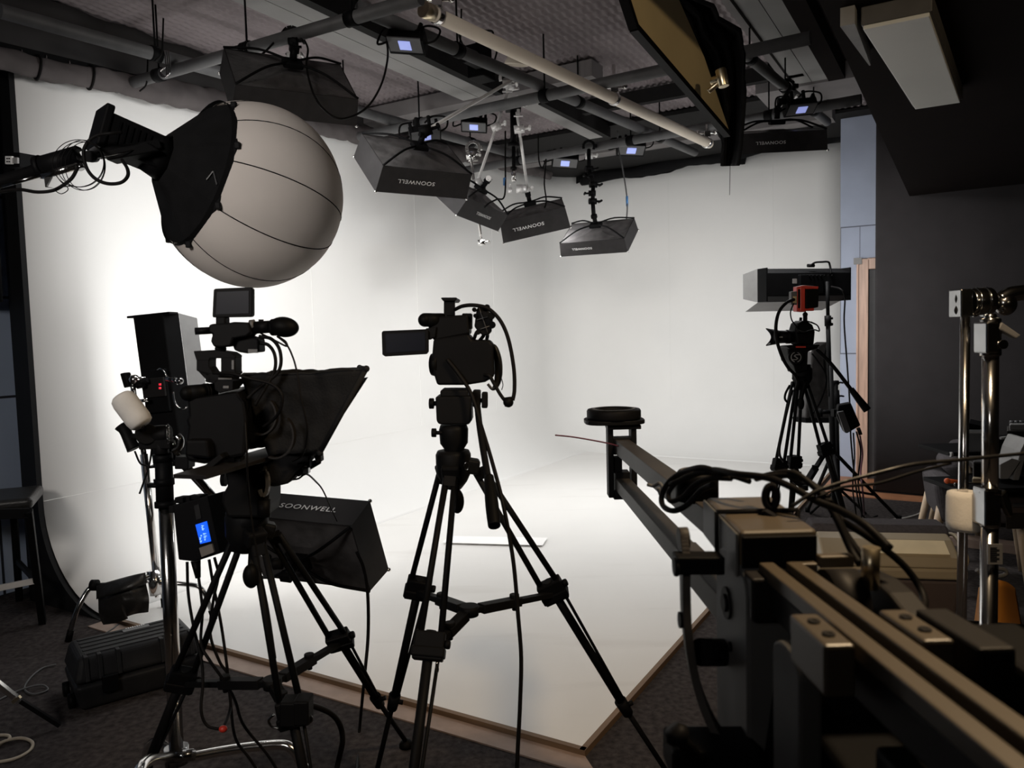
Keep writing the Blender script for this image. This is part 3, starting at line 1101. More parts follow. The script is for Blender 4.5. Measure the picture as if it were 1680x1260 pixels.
mb = MB()
mb.sheet(roll, 220, 20)
mb.build('cloth_roll', 'valance', root)
for a in (-0.2, 0.05, 0.35, 1.55, 1.62, 1.70, 1.78):
    z, r = zr(a)
    mb = MB()
    mb.tube([P(a+0.01*math.sin(k), CV-0.14+math.cos(k*0.785)*r*0.95, z+0.02+math.sin(k*0.785)*r*1.08) for k in range(8)], 0.008, 6, True, 3)
    mb.build('tie', 'cable_black', root)
mb = MB()
mb.bar(P(-0.4, CV-0.13, 3.085), P(1.25, CV-0.13, 3.165), 0.03, 0.04)
mb.build('rail', 'black_metal', root)
mb = MB()
mb.bar(P(0.40, CV-0.152, 3.118), P(1.05, CV-0.152, 3.15), 0.010, 0.010)
mb.build('rail_edge', 'brass', root)
for k in range(9):
    mb = MB()
    mb.cyl(P(-0.16+0.13*k, CV-0.152, 3.065+0.0065*k), P(-0.16+0.13*k, CV-0.152, 3.10+0.0065*k), 0.004, n=6)
    mb.build('hook', 'chrome', root)
root = thing('valance', 'black cloth band along the top of the stage far wall', 'valance')


def vfn(i, j):
    b = CV-0.3-3.4*i
    z0 = 3.36+0.03*math.sin(i*17)+(0.09 if i > 0.62 else 0.0)
    return P(CU-0.12+0.03*math.sin(b*14)+0.015*math.sin(b*37), b, z0+(3.475-z0)*j)


mb = MB()
mb.sheet(vfn, 120, 6, True, 0.01)
mb.build('cloth_band', 'black_cloth', root)

mb = MB()
mb.tube([P(CU-0.22, 3.0-0.34*k, 3.37+0.013*k+0.012*math.sin(k*2.1)) for k in range(10)], lambda f: 0.065+0.012*math.sin(f*23), 14)
mb.build('rolled_cloth', 'black_cloth', root)


def vfn2(i, j):
    a = -0.3+6.8*i
    z0 = zr(a)[0]+0.03
    return P(a, CV-0.03+0.02*math.sin(a*15), z0+(3.475-z0)*j)


mb = MB()
mb.sheet(vfn2, 120, 6, True, 0.01)
mb.build('side_band', 'band_grey', root)

# dark curtain on the right, from ceiling to floor


def cfn(i, j):
    b = -0.48-3.6*i
    a = 5.0-0.25*i+0.004*math.sin(b*7)
    return P(a, b, 0.03+3.44*j)


root = thing('curtain', 'tall dark grey curtain covering the right-hand wall beside the door', 'curtain', P(5.0, -2.3))
MB().sheet(cfn, 160, 4, True, 0.006).build('curtain_cloth', 'curtain', root)
mb = MB()
mb.bar(P(5.02, -0.47, 0.04), P(4.77, -4.1, 0.04), 0.02, 0.05)
mb.build('bottom_bar', 'black_metal', root)
# short black drape left of the stage
root = thing('side_drape', 'narrow black drape hanging at the far left above the blue wall', 'curtain', P(-0.2, 3.55, 3.0))


def dfn(i, j):
    b = 3.44+0.25*i
    return P(-0.12+0.02*math.sin(b*50), b+0.05*(1-j), 1.75+1.5*j)


MB().sheet(dfn, 30, 6, True, 0.01).build('drape_cloth', 'black_cloth', root)
# white sockets on the black end board
root = thing('wall_socket', 'pair of white sockets on the black board at far left', 'socket', W(14, 263, 4.2))
mb = MB()
mb.pb(8, 256, 19, 269, 4.17, 0.012, 30)
mb.build('plate', 'white_paint', root, 0.002)
mb = MB()
for x, y in ((11, 260), (14.5, 260), (11, 265), (14.5, 265)):
    mb.pb(x-0.8, y-1, x+0.8, y+1, 4.166, 0.004, 30)
mb.build('slots', 'black_plastic', root)
mb = MB()
mb.pb(21, 258, 28, 268, 4.17, 0.012, 30)
mb.build('switch', 'machine_light', root, 0.002)
mb = MB()
mb.pb(4, 250, 32, 274, 4.185, 0.10, 30)
mb.build('back_box', 'black_plastic', root, 0.003)


def cable(name, label, pts, r, m='cable_black', cat='cable', group=None, n=8, sm=8):
    p = [V(q) if len(q) == 3 and isinstance(q, V) else W(*q) for q in pts]
    o = MB().tube(p, r, n, False, sm).build(name, m)
    return tag(o, label, cat, group)


cable('hanging_cable', 'black cable looping from the nearest controller down past the softbox over the lantern',
      [(634, 62, 4.1), (636, 95, 4.0), (625, 140, 3.9), (600, 178, 3.8), (560, 195, 3.6), (530, 178, 3.62), (513, 150, 3.75), (503, 110, 3.9), (505, 80, 4.05), (497, 62, 4.1)], 0.0055)
cable('hanging_cable', 'black cable drooping left of the arm on the softbox over the lantern',
      [(467, 48, 4.1), (440, 80, 4.05), (415, 100, 4.0), (404, 105, 3.98), (400, 90, 4.05), (403, 68, 4.1)], 0.0055)
cable('hanging_cable', 'thin grey cable hanging down to the lowest softbox, tied with blue tape',
      [(1013, 215, 6.6), (1014, 240, 6.6), (1022, 280, 6.5), (1029, 330, 6.45), (1027, 372, 6.4)], 0.006, 'pipe_grey')
o = MB().cyl(W(1028.5, 322, 6.45), W(1029, 338, 6.45), 0.010).build('blue_tape', 'tie_blue')
tag(o, 'blue tape wrapped on the thin cable over the lowest softbox', 'tape', 'blue cable tapes')
cable('hanging_cable', 'thin black cable beside the rod of the small tilted softbox',
      [(829, 215, 5.5), (829, 260, 5.5), (828, 320, 5.45), (815, 327, 5.4), (803, 333, 5.35), (795, 340, 5.3)], 0.006)
o = MB().cyl(W(828, 292, 5.48), W(828, 304, 5.48), 0.011).build('blue_tape', 'tie_blue')
tag(o, 'blue tape wrapped on the thin cable beside the middle chrome rods', 'tape', 'blue cable tapes')
cable('hanging_cable', 'thin cable looping down behind the leaning softbox from the far pipe',
      [(883, 222, 6.6), (884, 262, 6.6), (890, 276, 6.6), (896, 262, 6.6), (893, 300, 6.4), (896, 330, 6.3), (890, 350, 6.2)], 0.006)
for k, (lb, x, y, d) in enumerate((('wire end sticking up from the far left pipe', 268, 50, 4.2), ('wire end standing above the pipe by the cream tube', 757, 35, 4.6),
                                   ('wire end sticking up by the pipe left of the lantern softbox', 243, 100, 4.6))):
    o = MB().tube([W(x, y-20, d), W(x-1, y+10, d), W(x-3, y+38, d), W(x-14, y+50, d)], 0.005).build('wire_end', 'cable_black')
    tag(o, lb, 'wire')
mb = MB()
for k in range(3):
    mb.tube([W(270+3*k, 82, 4.4), W(273+3*k, 118, 4.4), W(269-3*k+4, 127, 4.4), W(263, 118, 4.4), W(272, 110, 4.4)], 0.004)
o = mb.build('wire_loop', 'satin_steel')
tag(o, 'loose pale wire loops hanging from the cross pipe above the cloth roll', 'wire')
# ================================================================ left-hand side
# ---------------------------------------------------------------- paper lantern softbox on a boom
C0 = W(414, 322, 2.7)
AX = (RT*0.67-UPV*0.26+V((0, 1, 0))*0.67).normalized()
LR = 0.318
root = thing('lantern_softbox', 'big white paper lantern softbox, unlit, with a black skirt', 'lantern softbox', C0)
e1 = AX.cross(Z).normalized()
e2 = e1.cross(AX).normalized()


def ballpt(t, a, k=1.0, flat=0.0):
    """t: angle from the pole away from the lamp; a: round the axis."""
    n = 10
    seg = (a*n/(2*math.pi)) % 1.0
    puff = 1+0.018*math.sin(math.pi*seg)*math.sin(t)-0.009
    r = LR*k*puff
    return C0+AX*(math.cos(t)*LR*k*0.97)+(e1*math.cos(a)+e2*math.sin(a))*(math.sin(t)*r)


TB = math.radians(129)
mb = MB()
mb.sheet(lambda i, j: ballpt(max(0.002, TB*j), 2*math.pi*i), 120, 40)
mb.build('diffuser', 'white_cloth', root)
for k in range(10):
    a = 2*math.pi*k/10
    mb = MB()
    mb.tube([ballpt(0.03+(TB-0.03)*j/20, a+1e-4, 1.0) for j in range(21)], 0.0022, 6, False, 1)
    mb.build('seam', 'black_cloth', root)
bz = math.cos(TB)*LR*0.97
br = math.sin(TB)*LR
mb = MB()


def skirt(i, j):
    k = i*8
    a0 = 2*math.pi*math.floor(k)/8+0.2
    a1 = a0+2*math.pi/8
    f = k-math.floor(k)
    p = (e1*math.cos(a0)+e2*math.sin(a0)).lerp(e1*math.cos(a1)+e2*math.sin(a1), f)
    r = (br*1.06)*(1-j)+0.085*j
    return C0+AX*(bz+0.004-0.125*j)+p*r


mb.sheet(skirt, 64, 8, False, 0.004)
sk = mb.build('skirt', 'black_cloth', root)
mb = MB()
mb.sheet(lambda i, j: C0+AX*(bz+0.006-0.02*j)+(e1*math.cos(2*math.pi*i)+e2*math.sin(2*math.pi*i))*(br*1.012), 64, 1)
mb.build('skirt_hem', 'black_cloth', root)
for k in range(8):
    a = 2*math.pi*k/8+0.2
    q = C0+AX*(bz+0.006)+(e1*math.cos(a)+e2*math.sin(a))*br*1.04
    mb = MB()
    mb.box(q, (0.018, 0.018, 0.022))
    mb.build('snap', 'black_plastic', sk, 0.003)
# pale V mark on the skirt


def seen_at(p):
    q = p-EYE
    d_ = q.dot(FWD)
    return 840+FPX*q.dot(RT)/d_, 630-FPX*q.dot(UPV)/d_, d_


cand = [skirt(a/160, b_/16) for a in range(160) for b_ in range(17)]
cand = [(seen_at(p), p) for p in cand]


def on_skirt(x, y):
    near_ = sorted(cand, key=lambda c: (c[0][0]-x)**2+(c[0][1]-y)**2)[:6]
    return min(near_, key=lambda c: c[0][2])[1]


mb = MB()
out_ = (EYE-C0).normalized()*0.006
for p0, p1 in (((335, 297), (346, 286)), ((346, 286), (349, 303))):
    mb.bar(on_skirt(*p0)+out_, on_skirt(*p1)+out_, 0.003, 0.003)
mb.build('mark', 'machine_grey', sk)
cn = C0+AX*(bz-0.125)
mb = MB()
mb.cyl(cn+AX*0.01, cn-AX*0.05, 0.075, 0.06, 24)
mb.build('mount_ring', 'black_metal', root)
# lamp head: long box body, tail plate
top = (e2*0.9).normalized()
Ml = frame(cn-AX*0.105+e2*0.004, AX, e2)
mb = MB(Ml)
mb.box((0.005, 0, 0), (0.17, 0.10, 0.108))
mb.box((-0.082, 0, 0.008), (0.026, 0.112, 0.134))
hd = mb.build('lamp_body', 'black_metal', root, 0.006)
mb = MB(Ml)
mb.box((-0.07, 0.0, -0.064), (0.04, 0.07, 0.018))
mb.build('lamp_foot', 'machine_grey', hd, 0.004)
mb = MB(Ml)
for k in range(6):
    mb.box((-0.045+0.018*k, 0, 0), (0.007, 0.108, 0.07))
mb.build('cooling_fins', 'black_plastic', hd)
yo = cn-AX*0.16-e2*0.07
mb = MB()
mb.bar(W(163, 252, 2.33), W(262, 238, 2.42), 0.045, 0.028)
mb.prism([W(166, 247, 2.31), W(240, 232, 2.36), W(262, 247, 2.38), W(175, 263, 2.31)], V((0, 0.06, 0)))
mb.build('yoke', 'black_metal', root, 0.004)
o = MB().tube([W(167, 258, 2.29), W(185, 254, 2.3), W(210, 248, 2.33), W(222, 244, 2.35), W(228, 238, 2.36), W(245, 240, 2.38)], 0.0018).build('safety_wire', 'satin_steel')
o.parent = root
o.location = -root.location

# boom carrying the lantern
A, B = W(-330, 398, 2.30), W(70, 277, 2.30)
root = thing('boom_arm', 'telescopic boom arm reaching in at far left to hold the paper lantern', 'boom arm', B)
MB().cyl(A, B, 0.019).build('outer_tube', 'black_metal', root)
mb = MB()
mb.cyl(W(62, 275, 2.3), W(128, 256, 2.31), 0.030)
mb.cyl(W(62, 275, 2.3), W(70, 273, 2.3), 0.034)
mb.build('lock_sleeve', 'black_plastic', root)
MB().cyl(W(70, 288, 2.285), W(127, 273, 2.285), 0.011).build('chrome_rail', 'chrome', root)
MB().cyl(W(4, 305, 2.29), W(66, 288, 2.29), 0.006).build('lower_rail', 'satin_steel', root)
mb = MB()
mb.prism([W(104, 246, 2.29), W(124, 238, 2.29), W(127, 243, 2.29), W(119, 248, 2.29), W(131, 262, 2.29), W(120, 264, 2.29)], V((0, 0.03, 0)))
mb.build('lock_lever', 'black_plastic', root, 0.002)
MB().cyl(W(124, 264, 2.31), W(168, 252, 2.33), 0.010).build('inner_tube', 'satin_steel', root)
mb = MB()
knuckle(mb, W(150, 257, 2.32), 0.022, (0, 1, 0.2))
mb.build('tilt_head', 'black_metal', root)
mb = MB()
mb.prism([W(72, 290, 2.28), W(84, 290, 2.28), W(76, 306, 2.28), W(88, 308, 2.28), W(74, 307, 2.28)], V((0, 0.008, 0)))
mb.cyl(W(130, 270, 2.28), W(134, 278, 2.28), 0.010)
mb.build('wing_bolt', 'satin_steel', root)
cable('lamp_cable', 'thick black cable looping from the lantern lamp under the boom arm',
      [(200, 217, 2.28), (180, 219, 2.26), (160, 222, 2.26), (145, 232, 2.26), (137, 250, 2.26), (142, 275, 2.26), (155, 292, 2.26), (175, 301, 2.26), (197, 300, 2.26), (209, 290, 2.27), (209, 277, 2.28), (200, 262, 2.3)], 0.0052)
cable('lamp_cable', 'black cable along the boom arm at the far left edge',
      [(128, 274, 2.27), (118, 292, 2.26), (102, 305, 2.26), (85, 313, 2.26), (60, 315, 2.26), (30, 311, 2.28), (-10, 316, 2.3)], 0.0052)
root = thing('wire_coil', 'loose coil of thin wire hung on the boom arm', 'wire coil', W(130, 270, 2.25))
for k in range(4):
    mb = MB()
    rx, ry, cx, cy = 42-3*k, 38+1.2*k, 128+4*k, 268+1.5*k
    mb.tube([W(cx+rx*math.cos(t*0.5236), cy+ry*math.sin(t*0.5236)*(0.95 if k % 2 else 1.02), 2.25+0.004*k+0.008*math.sin(t)) for t in range(12)], 0.0012, 5, True, 5)
    mb.build('loop', 'cable_black', root)
mb = MB()
mb.tube([W(90, 285, 2.25), W(100, 298, 2.25), W(112, 310, 2.25), W(100, 318, 2.25), W(90, 309, 2.25), W(118, 305, 2.25)], 0.0014, 5)
mb.build('loose_end', 'cable_black', root)

# ---------------------------------------------------------------- LED panels with barn doors


def led_panel(label, c, x, up, L, Wd, D, doors=True):
    """Housing L long (x), Wd high, D deep (front = +y of the frame)."""
    M = frame(c, x, up)
    root = thing('led_panel', label, 'panel light', c, 'panel lights with barn doors')
    mb = MB(M)
    mb.prism([(-L/2, -D/2, -Wd*0.34), (-L/2, D/2, -Wd/2), (-L/2, D/2, Wd/2), (-L/2, -D/2, Wd*0.34)], (L, 0, 0))
    hs = mb.build('housing', 'black_metal', root, 0.004)
    for s in (-1, 1):
        mb = MB(M)
        mb.box((s*L*0.5, 0, 0), (0.012, D*1.0, Wd*0.98))
        mb.build('end_cap', 'black_plastic', root, 0.003)
    mb = MB(M)
    mb.box((0, -D*0.5-0.014, 0), (L*0.28, 0.03, Wd*0.55))
    mb.build('control_box', 'black_plastic', hs, 0.004)
    mb = MB(M)
    mb.add([(-L*0.48, D/2+0.002, -Wd*0.45), (L*0.48, D/2+0.002, -Wd*0.45), (L*0.48, D/2+0.002, Wd*0.45), (-L*0.48, D/2+0.002, Wd*0.45)], [(0, 1, 2, 3)])
    mb.build('light_face', 'panel_lit', root)
    return root, M, hs


def door_leaf(root, pts, th=0.003):
    a, b, c = V(pts[0]), V(pts[1]), V(pts[2])
    n = (b-a).cross(c-b).normalized()*th
    return MB().prism(pts, n).build('barn_door', 'barn_metal', root, 0.001)


def M3(M, p):
    return M @ V(p)


# left panel, stood on end on a chrome stand, facing the left wall of the stage
ca = W(267, 640, 4.1)
lean = (Z*0.995+RT*0.0-UPV*0.0+V((-0.075, 0, 0))).normalized()
rootL, ML, hsL = led_panel('panel light with barn doors stood on end beside the left camera', ca, lean, V((-1, 0.05, 0)), 0.80, 0.235, 0.10)
L_, W_, D_ = 0.80, 0.235, 0.10
# side doors opened out
for sg, w1, dd in ((-1, 0.05, 0.10), (1, 0.0, 0.13)):
    door_leaf(rootL, [M3(ML, (-L_/2, D_/2, sg*W_/2)), M3(ML, (L_/2, D_/2, sg*W_/2)), M3(ML, (L_/2-0.03, D_/2+dd, sg*(W_/2+w1))), M3(ML, (-L_/2+0.03, D_/2+dd, sg*(W_/2+w1)))])
mb = MB(ML)
mb.box((0.02, -D_/2-0.035, 0.0), (0.10, 0.02, 0.12))
mb.build('back_plate', 'jib_dark', hsL, 0.003)
mb = MB()
for k in (0, 1):
    mb.cyl(W(262.5, 629+6*k, 3.93), W(262.5, 632.5+6*k, 3.93), 0.006, n=10)
mb.build('red_readout', 'red_led', hsL)
mb = MB()
mb.tube([W(258, 607, 3.95), W(264, 605, 3.93), W(270, 611, 3.92), W(274, 620, 3.92)], 0.004)
mb.tube([W(283, 622, 3.9), W(293, 628, 3.9)], 0.012)
mb.cyl(W(273, 621, 3.92), W(292, 625, 3.92), 0.014)
mb.ball(W(295, 625, 3.9), 0.019, 12, 8)
mb.build('tilt_bracket', 'satin_steel', rootL)
mb = MB()
mb.tube([W(284, 643, 3.92), W(287, 660, 3.9), W(296, 670, 3.9), W(306, 668, 3.9), W(312, 658, 3.92)], 0.004)
mb.build('safety_loop', 'satin_steel', rootL)
# chrome grip stand that carries it
root = thing('light_stand', 'chrome grip stand under the upright panel light, with a bag on one leg', 'light stand', W(256, 950, 4.1))
mb = MB()
mb.cyl(W(236, 745, 4.1), W(257, 945, 4.1), 0.020)
mb.build('column', 'chrome', root)
mb = MB()
mb.cyl(W(227, 690, 4.1), W(237, 750, 4.1), 0.014)
mb.build('riser', 'satin_steel', root)
mb = MB()
mb.cyl(W(252, 935, 4.1), W(258, 975, 4.1), 0.036)
mb.cyl(W(240, 948, 4.1), W(276, 958, 4.1), 0.024)
mb.cyl(W(256, 974, 4.1), W(258, 980, 4.1), 0.010)
mb.build('leg_hub', 'chrome', root)
for pts in ([(250, 945, 4.08), (180, 958, 4.0), (152, 963, 3.95), (140, 975, 3.93), (125, 1005, 3.9), (111, 1038, 3.9)],
            [(262, 955, 4.1), (300, 958, 4.12), (325, 962, 4.12), (337, 976, 4.12), (346, 1000, 4.13), (352, 1012, 4.13)],
            [(258, 962, 4.1), (262, 955, 4.22), (266, 957, 4.30), (268, 968, 4.34)]):
    q = [W(*p) for p in pts]
    q[-1].z = 0.014
    mb = MB()
    mb.tube(q, 0.0125, 10)
    lg = mb.build('leg', 'satin_steel', root)
    mb = MB()
    mb.cyl(q[-1]-Z*0.012, q[-1]+(q[-2]-q[-1]).normalized()*0.05, 0.016)
    mb.build('rubber_foot', 'black_rubber', lg)
mb = MB()
mb.cyl(W(152, 962, 3.93), W(175, 962, 3.93), 0.018)
mb.cyl(W(150, 960, 3.93), W(160, 960, 3.93), 0.028)
mb.build('leg_clamp', 'black_metal', root)
# sandbag straddling that leg
root = thing('sandbag', 'black sandbag slung over the leg of the chrome stand', 'sandbag', W(200, 990, 3.95))


def bag(front):
    def fn(i, j):
        xs = 158+83*i
        top_ = 966-25*i+3*math.sin(i*9)
        bot = 1025-22*i+2*math.sin(i*7)
        y = top_+(bot-top_)*j
        x = xs+(12 if i < 0.5 else 6)*(j**2)*(1 if i < .5 else 0.6)+2*math.sin(j*6+i*4)
        bul = 0.055*math.sin(math.pi*min(1, max(0, j)))*math.sin(math.pi*min(1, max(0.02, i)))+0.01*noise.noise(V((i*5, j*5, 1)))
        return W(x, y, 3.93+(-bul if front else bul+0.02))
    return fn


mb = MB()
mb.sheet(bag(True), 24, 16)
mb.sheet(bag(False), 24, 16)
mb.build('bag_body', 'leather', root)
mb = MB()


def flap(i, j):
    x = 159+80*i
    y = 961-22*i+(22-3*i)*j
    return W(x, y, 3.93-0.02-0.05*math.sin(j*1.7)*math.sin(math.pi*min(1, max(0.05, i)))-0.01)


mb.sheet(flap, 20, 8, True, 0.006)
mb.build('flap', 'leather', root)
mb = MB()
mb.tube([W(231, 944, 3.9), W(229, 952, 3.9), W(236, 957, 3.9), W(243, 953, 3.9)], 0.006)
mb.build('ring', 'chrome', root)

# ---------------------------------------------------------------- bar stool
root = thing('bar_stool', 'dark bar stool with a padded seat, cut off at the left edge', 'stool', G(20, 1035))
so = G(70, 1025)
sd = U*1.0
sx = (G(-60, 1012)-so).normalized()
mb = MB()
s0 = W(2, 828, 3.95)


def seat(i, j):
    return None


sc = W(-20, 822, 4.05)
mb = MB()
mb.box(sc+V((0, 0, 0)), (0.46, 0.40, 0.06), Matrix.Rotation(math.radians(24), 3, 'Z'))
mb.build('seat', 'leather', root, 0.022, 4)
legtop = [W(47, 838, 3.88), W(-48, 840, 3.7), W(22, 832, 4.3)]
legbot = [G(70, 1023), G(-52, 1060), G(32, 985)]
for a, b in zip(legtop, legbot):
    MB().bar(a, b, 0.042, 0.034, (0.9, 0.4, 0)).build('leg', 'black_metal', root, 0.003)
mb = MB()
mb.bar(legtop[0].lerp(legbot[0], 0.60), legtop[1].lerp(legbot[1], 0.60), 0.02, 0.03)
mb.build('footrest', 'bright_steel', root, 0.002)
mb = MB()
mb.bar(legtop[0].lerp(legbot[0], 0.62), legtop[2].lerp(legbot[2], 0.56), 0.02, 0.03)
mb.build('side_rail', 'black_metal', root, 0.002)
mb = MB()
mb.bar(legtop[0].lerp(legbot[0], 0.02), legtop[1].lerp(legbot[1], 0.02), 0.025, 0.05)
mb.bar(legtop[0].lerp(legbot[0], 0.02), legtop[2].lerp(legbot[2], 0.02), 0.025, 0.05)
mb.build('apron', 'black_metal', root, 0.002)

# ---------------------------------------------------------------- hard equipment case
ga = V((-1.80, 3.02, 0))
cx = V((0.79, 0.61, 0)).normalized()
root = thing('equipment_case', 'long black hard case with a ribbed lid on the carpet', 'case', ga)
cl = 0.50
Mc = frame(ga, cx, Z)        # y points away
CWd, CHt = 0.31, 0.225
mb = MB(Mc)
mb.hexa([(0.02, 0.02, 0.003), (cl-0.02, 0.02, 0.003), (cl-0.02, CWd-0.02, 0.003), (0.02, CWd-0.02, 0.003),
         (0, 0, 0.115), (cl, 0, 0.115), (cl, CWd, 0.115), (0, CWd, 0.115)])
mb.build('case_bottom', 'case_plastic', root, 0.022, 4)
mb = MB(Mc)
mb.hexa([(0, 0, 0.121), (cl, 0, 0.121), (cl, CWd, 0.121), (0, CWd, 0.121),
         (0.025, 0.03, CHt), (cl-0.025, 0.03, CHt), (cl-0.025, CWd-0.03, CHt), (0.025, CWd-0.03, CHt)])
mb.build('case_lid', 'case_plastic', root, 0.022, 4)
for k in range(5):
    mb = MB(Mc)
    y = 0.06+0.046*k
    mb.box((cl/2, y, CHt), (cl-0.10, 0.022, 0.007))
    mb.build('lid_rib', 'case_plastic', root, 0.003)
for k, x in enumerate((0.05, 0.10, 0.17, cl-0.16, cl-0.09, cl-0.04)):
    mb = MB(Mc)
    mb.hexa([(x-0.008, -0.006, 0.13), (x+0.008, -0.006, 0.13), (x+0.008, 0.02, 0.13), (x-0.008, 0.02, 0.13),
             (x-0.008, 0.018, CHt+0.002), (x+0.008, 0.018, CHt+0.002), (x+0.008, 0.06, CHt+0.002), (x-0.008, 0.06, CHt+0.002)])
    mb.build('side_rib', 'case_plastic', root, 0.003)
for x in (0.13, cl-0.125):
    mb = MB(Mc)
    mb.box((x, -0.008, 0.105), (0.06, 0.02, 0.07))
    mb.build('latch', 'black_plastic', root, 0.004)
mb = MB(Mc)
mb.box((cl*0.56, 0.215, CHt+0.004), (0.11, 0.035, 0.006))
pl = mb.build('name_plate', 'machine_grey', root, 0.002)
mb = MB(Mc)
for k in range(9):
    mb.box((cl*0.56-0.036+0.009*k, 0.235, CHt+0.0078), (0.0055, 0.008+0.004*(k % 2), 0.001))
mb.build('lettering', 'lettering', pl)
for k in range(2):
    MB(Mc).cyl((-0.014, 0.09+0.14*k, 0.034), (0.008, 0.09+0.14*k, 0.034), 0.03).build('wheel', 'black_rubber', root)
cable('floor_cable', 'thin pale cable curling on the carpet beside the hard case',
      [V(G(92, 1090, 0.01)), V(G(70, 1096, 0.006)), V(G(50, 1112, 0.006)), V(G(40, 1130, 0.006)), V(G(55, 1139, 0.006)), V(G(78, 1132, 0.006)), V(G(70, 1124, 0.012)), V(G(45, 1128, 0.012)), V(G(15, 1140, 0.006)), V(G(-20, 1158, 0.006))], 0.004, 'pipe_grey')
cable('floor_cable', 'cream cable coiled on the carpet in the bottom left corner',
      [V(G(-30, 1208, 0.006)), V(G(8, 1206, 0.006)), V(G(16, 1211, 0.006)), V(G(5, 1219, 0.006)), V(G(-15, 1228, 0.006)), V(G(8, 1216, 0.014)), V(G(35, 1211, 0.006)), V(G(53, 1218, 0.006)), V(G(48, 1232, 0.006)), V(G(20, 1246, 0.006)), V(G(-30, 1254, 0.006))], 0.006, 'cable_cream')
cable('floor_cable', 'thin black cable between the sandbag and the hard case',
      [V(G(172, 1040, 0.006)), V(G(185, 1032, 0.006)), V(G(196, 1024, 0.006)), V(G(215, 1020, 0.006))], 0.005, 'pipe_grey')
# leg of another chrome stand at the lower left edge
p0, p1 = W(-25, 1105, 2.9), W(33, 1150, 2.95)
p2 = G(98, 1190, 0.016)
root = thing('folding_stand', 'chrome folding stand leg reaching in at the left edge in front of the case', 'light stand', p2)
MB().bar(p0, p1, 0.030, 0.018).build('upper_bar', 'chrome', root, 0.002)
MB().bar(p1-(p1-p0)*0.1, p2, 0.022, 0.016).build('lower_bar', 'black_metal', root, 0.002)
MB().bar(W(21, 1152, 2.93), W(33, 1143, 2.93), 0.012, 0.012).build('stop', 'brass', root)

# ---------------------------------------------------------------- heavy chrome stand beside the left tripod
bz_ = W(288, 1238, 2.25)
root = thing('combo_stand', 'thick chrome stand with a black collar in front of the left camera tripod', 'light stand', V((bz_.x, bz_.y, 0)))
MB().cyl(W(271, 800, 2.22), W(290, 1240, 2.25), 0.0205).build('column', 'chrome', root)
mb = MB()
mb.cyl(W(268, 742, 2.22), W(271, 832, 2.22), 0.024)
mb.cyl(W(267, 745, 2.22), W(267.6, 758, 2.22), 0.027)
mb.cyl(W(269, 785, 2.22), W(269.6, 796, 2.22), 0.028)
mb.cyl(W(271, 822, 2.22), W(271.5, 832, 2.22), 0.029)
mb.build('collar', 'black_plastic', root)
mb = MB()
mb.cyl(W(243, 797, 2.2), W(262, 797, 2.2), 0.006)
mb.prism([W(240, 794, 2.2), W(250, 794, 2.2), W(258, 798, 2.2), W(246, 801, 2.2)], V((0, 0.02, 0)))
mb.build('lock_knob', 'black_plastic', root)
mb = MB()
mb.cyl(W(289, 1225, 2.25), W(291, 1252, 2.25), 0.034)
mb.cyl(W(275, 1243, 2.22), W(318, 1238, 2.22), 0.016)
mb.build('leg_hub', 'satin_steel', root)
for pts in ([(300, 1245, 2.25), (380, 1230, 2.3), (455, 1222, 2.33), (478, 1228, 2.33), (492, 1248, 2.33), (512, 1285, 2.35)],
            [(285, 1240, 2.25), (265, 1244, 2.1), (240, 1250, 1.9), (225, 1275, 1.8), (215, 1330, 1.77)],
            [(288, 1240, 2.25), (272, 1226, 2.4), (258, 1216, 2.55), (246, 1222, 2.6), (240, 1240, 2.62)]):
    q = [W(*p) for p in pts]
    last = q[-1].copy()
    last.z = 0.016
    last += (q[-1]-q[-2])*0.15
    last.z = 0.016
    q.append(last)
    MB().tube(q, 0.0145, 12).build('leg', 'chrome', root)
# grip head on top with a T handle and another knob
mb = MB()
c = W(262, 712, 2.2)
mb.cyl(W(232, 714, 2.2), W(278, 712, 2.2), 0.026)
mb.cyl(W(240, 712, 2.17), W(240, 712, 2.26), 0.030)
mb.cyl(W(264, 726, 2.2), W(265, 745, 2.2), 0.020)
mb.box(W(258, 727, 2.2), (0.09, 0.04, 0.03))
mb.build('grip_head', 'black_metal', root, 0.003)
mb = MB()
mb.tube([W(199, 698, 2.2), W(205, 706, 2.2), W(212, 722, 2.2), W(220, 737, 2.2)], lambda f: 0.020-0.004*math.sin(f*3.14), 12)
mb.cyl(W(212, 717, 2.2), W(236, 716, 2.2), 0.010)
mb.build('tee_handle', 'black_metal', root)
mb = MB()
mb.tube([W(290, 716, 2.2), W(295, 722, 2.2), W(293, 734, 2.2), W(284, 740, 2.2)], 0.012, 10)
mb.cyl(W(276, 730, 2.2), W(292, 728, 2.2), 0.008)
mb.build('side_handle', 'satin_steel', root)
for k in range(5):
    mb = MB()
    y = 700+6.2*k
    mb.tube([W(275+2*math.cos(t*0.785)+k*0.3, y+3.4*math.sin(t*0.785), 2.165+0.003*math.cos(t*0.785+k)) for t in range(8)], 0.0015, 5, True, 2)
    mb.build('chain_link', 'satin_steel', root)
